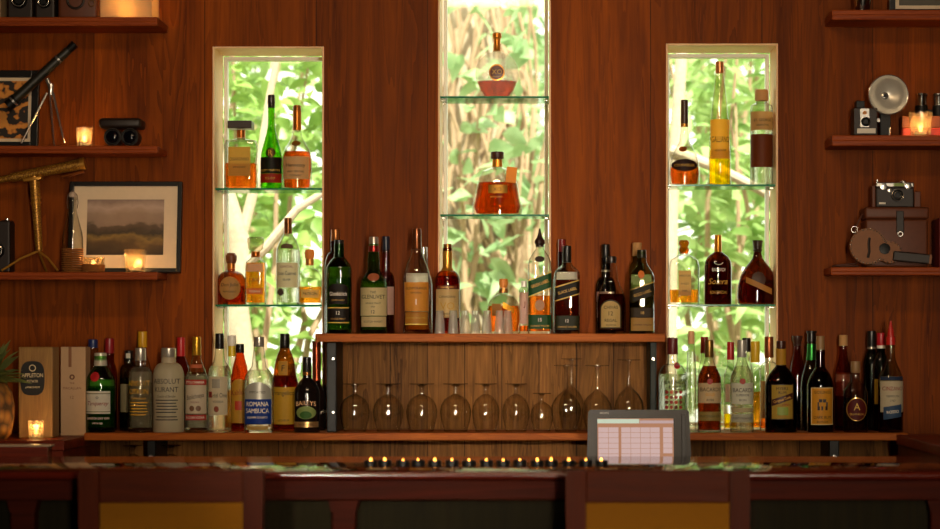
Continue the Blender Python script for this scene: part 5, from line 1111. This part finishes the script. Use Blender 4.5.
m = MB(); m.torus(19.6*s, .0018, M=rotM(sr(886.8, 96, -.034), YF), n=40); m.build('reflector_rim', SILVER, t)
m = MB(); m.lathe([(3.6*s, 0), (3.6*s, .006), (2.2*s, .008)], 20, M=rotM(sr(884.6, 96, -.0), YF)); m.build('bulb_socket', SILVER, t)
m = MB(); m.lathe([(1.8*s, .008), (1.8*s, .0095)], 14, M=rotM(sr(884.6, 96, -.0), YF)); m.build('socket_hole', BLACK, t)
bx(880.5, 891, 112, 136, .005, .035, 'flash_handle', BLACK, t); bx(876, 880.5, 118, 122, .005, .02, 'bracket', SILVER, t, .001)
m = MB(); m.tube(sr(889.3, 128, -.0), sr(889.3, 135.6, -.0), 1.2*s); m.build('release_button', SILVER, t)
# red tin and standing binoculars behind the candle
d = 6.945; s = d/F
t = thing('red_tin', 'long low orange-red tin behind the candle on the right shelf', 'tin', (X(925, d), d, SR2+.0004))
REDT = mat('orange_red_tin', 'b8341a', .4)
MB().box(-23.5*s, 30*s, -.019, .019, 0, 10*s, .003).build('tin_body', REDT, t, smooth=False)
MB().box(-24*s, 30.5*s, -.020, .020, 10*s+.0003, 22*s, .003).build('tin_lid', mat('faded_tin_lid', '8a4a1e', .5), t, smooth=False)
t = thing('binoculars', 'upright black binoculars with chrome eyepieces behind the red tin', 'binoculars', (X(930, 6.988), 6.988, SR2+.0004), 0, 'binoculars on the shelves')
s = 6.988/F
for px in (-8.5, 8.5):
    m = MB(); m.lathe([(6.6*s, 0), (7*s, .01), (6.8*s, 22*s), (6*s, 34*s)], 20, M=Matrix.Translation((px*s, 0, 0))); b = m.build('barrel', BLACK, t)
    m = MB(); m.lathe([(5.2*s, 34.2*s), (5.2*s, 43*s), (6.2*s, 44*s), (6.2*s, 46*s), (4.8*s, 46*s)], 20, M=Matrix.Translation((px*s, 0, 0))); m.build('eyepiece', CHROME, b)
MB().box(-2.4*s, 2.4*s, -.008, .008, 14*s, 30*s, .002).build('hinge', BLACK, t, smooth=False)
# camera on a leather case, studded holster, red book
d = 6.93; s = d/F
t = thing('leather_case', 'big brown leather camera case with strap under the rangefinder camera', 'case', (X(898.5, d), d, SR3+.0004))
hc = Z(208, d)-SR3
m = MB(); m.box(-35*s, 27*s, -.05, .06, 0, hc-12*s, .008, seg=3); m.build('body', LEATHER, t)
m = MB(); m.box(-36*s, 28*s, -.054, .062, hc-12*s+.0003, hc, .008, seg=3); m.build('lid', LEATHER, t)
MB().box(-5*s, 2.5*s, -.058, -.0545, hc-26*s, hc-4*s, .002).build('flap', DKLEATHER, t, smooth=False)
m = MB(); m.torus(2.4*s, .7*s, M=rotM((-1.2*s, -.058, hc-27*s), YF), n=16, m=6); m.build('clasp', SILVER, t)
m = MB(); m.path([(-36*s, -.01, hc-6*s), (-41*s, -.02, hc-14*s), (-45*s, -.025, hc-24*s), (-46*s, -.03, hc-34*s), (-47*s, -.035, hc-44*s), (-44*s, -.055, .012), (-52*s, -.06, .01), (-64*s, -.06, .006), (-68*s, -.045, .004), (-58*s, -.035, .004), (-42*s, -.05, .005)], .0028, 8); m.build('strap', mat('strap_leather', '4a2412', .6), t)
m = MB(); m.torus(3*s, .6*s, M=rotM((-45.5*s, -.03, hc-22*s), YF), n=16, m=6); m.build('buckle', SILVER, t)
t = thing('rangefinder_camera', 'black and silver rangefinder camera standing on the brown leather case', 'camera', (X(895, d), d, SR3+hc+.0008), 0, 'vintage cameras on the shelves')
MB().box(-20*s, 18*s, -.022, .022, 0, 20*s, .004).build('body', DKLEATHER, t, smooth=False)
MB().box(-20*s, 18*s, -.0215, .0215, 20*s+.0002, 25*s, .003).build('top_plate', SILVER, t, smooth=False)
MB().box(-24*s, -20.2*s, -.02, .02, 0, 22*s, .003).build('case_side', LEATHER, t, smooth=False); MB().box(18.2*s, 25*s, -.02, .02, 0, 16*s, .003).build('case_side', LEATHER, t, smooth=False)
m = MB(); m.lathe([(6.4*s, 0), (6.4*s, .008), (5.6*s, .014), (3.6*s, .016), (2.6*s, .011)], 28, M=rotM((1*s, -.022, 12*s), YF)); m.build('lens', BLACK, t)
m = MB(); m.torus(5.8*s, .0011, M=rotM((1*s, -.036, 12*s), YF)); m.torus(3.4*s, .0007, M=rotM((1*s, -.0385, 12*s), YF)); m.build('lens_ring', SILVER, t)
for px, pz, r in ((-12.5, 21, 3.6), (12, 21.5, 3.2), (-6.5, 17, 2.4)):
    m = MB(); m.lathe([(r*s, 0), (r*s, .004), (r*.5*s, .005)], 20, M=rotM((px*s, -.022, pz*s), YF)); m.build('dial', SILVER, t)
MB().box(-2.5*s, 8*s, -.0228, -.0218, 21*s, 24*s, .0004).build('viewfinder_window', mat('greenish_glass', '8a9a5a', .15), t, smooth=False)
MB().box(-17*s, -10.5*s, -.0228, -.0221, 3.2*s, 5*s).build('name_plate', mat('ivory_plate', 'cfc6b4', .5), t, smooth=False)
m = MB(); m.tube((-18*s, 0, 25*s), (-18*s, 0, 28.5*s), 1*s); m.tube((8*s, 0, 25*s), (8*s, 0, 26.5*s), 3*s); m.build('shutter_button', SILVER, t)
d = 6.845; s = d/F
t = thing('studded_holster', 'studded tan leather holster with two round lobes leaning on the case', 'holster', (X(872, d), d, SR3+.001))
Rl = Matrix.Rotation(-.10, 4, 'X')
def lobes(k):
    """outline around a large and a small round lobe"""
    pts = []
    for i in range(40):
        a = 2*PI*i/40; x, z = math.cos(a), math.sin(a); best = 0
        for (cx_, cz_, r) in ((-4, 20.5, 18.5), (18, 14.5, 11.5), (9, 17, 10)):
            ox, oz = cx_-5, cz_-18; b = ox*x+oz*z; disc = b*b-(ox*ox+oz*oz)+(r*k)**2
            if disc >= 0: best = max(best, b+math.sqrt(disc))
        pts.append(((5+x*best)*s, (18+z*best)*s))
    return pts
m = MB(); m.prism([(x, z-.0) for x, z in lobes(1)], -.008, .008); bmesh.ops.bevel(m.bm, geom=[e for e in m.bm.edges], offset=.0015, segments=1, affect='EDGES'); bmesh.ops.transform(m.bm, matrix=Rl, verts=m.bm.verts)
TANL = mat('tan_leather', '7a4a24', .55, 0, .4, .2); m.build('body', TANL, t, smooth=False)
for x, z in lobes(.93):
    m = MB(); m.sphere(Rl @ Vector((x, -.0085, z)), .0028, n=8); m.build('stud', SILVER, t)
m = MB(); m.path([Rl @ Vector((px*s, -.010, pz*s)) for px, pz in ((-4.5, 9), (-3, 15), (-3.5, 23), (-2.5, 29))], .004, 8); m.build('slot_strap', DKLEATHER, t)
m = MB(); m.lathe([(5.6*s, 0), (5.6*s, .003), (4*s, .004)], 20, M=Rl @ rotM((12.5*s, -.009, 18*s), YF)); b = m.build('rosette', BLACK, t)
m = MB()
for k in range(10): m.sphere(Rl @ Vector((12.5*s+5.2*s*math.cos(k*PI/5), -.0135, 18*s+5.2*s*math.sin(k*PI/5))), .0013, n=6)
m.build('beading', SILVER, b)
m = MB(); m.box(19*s, 58*s, -.022, -.010, 8*s, 18*s, .004, M=Matrix.Rotation(.10, 4, 'Y')); m.build('sheath', DKLEATHER, t, smooth=False)
m = MB(); m.box(55*s, 57.5*s, -.0232, -.0222, 8.5*s, 17.5*s, .0004, M=Matrix.Rotation(.10, 4, 'Y')); m.build('sheath_band', TANL, t, smooth=False)
t = thing('book', 'dark red book standing at the right edge of lowest right shelf', 'book', (X(946, 6.92), 6.92, SR3+.0004))
s = 6.92/F
MB().box(-10*s, 14*s, -.06, .07, 0, 49*s, .003).build('cover', mat('red_cloth', '6e1410', .6), t, smooth=False)
MB().box(-9*s, 13*s, -.058, .0685, .003, 49*s+.0008).build('pages', paper('d8c8a0'), t, smooth=False)
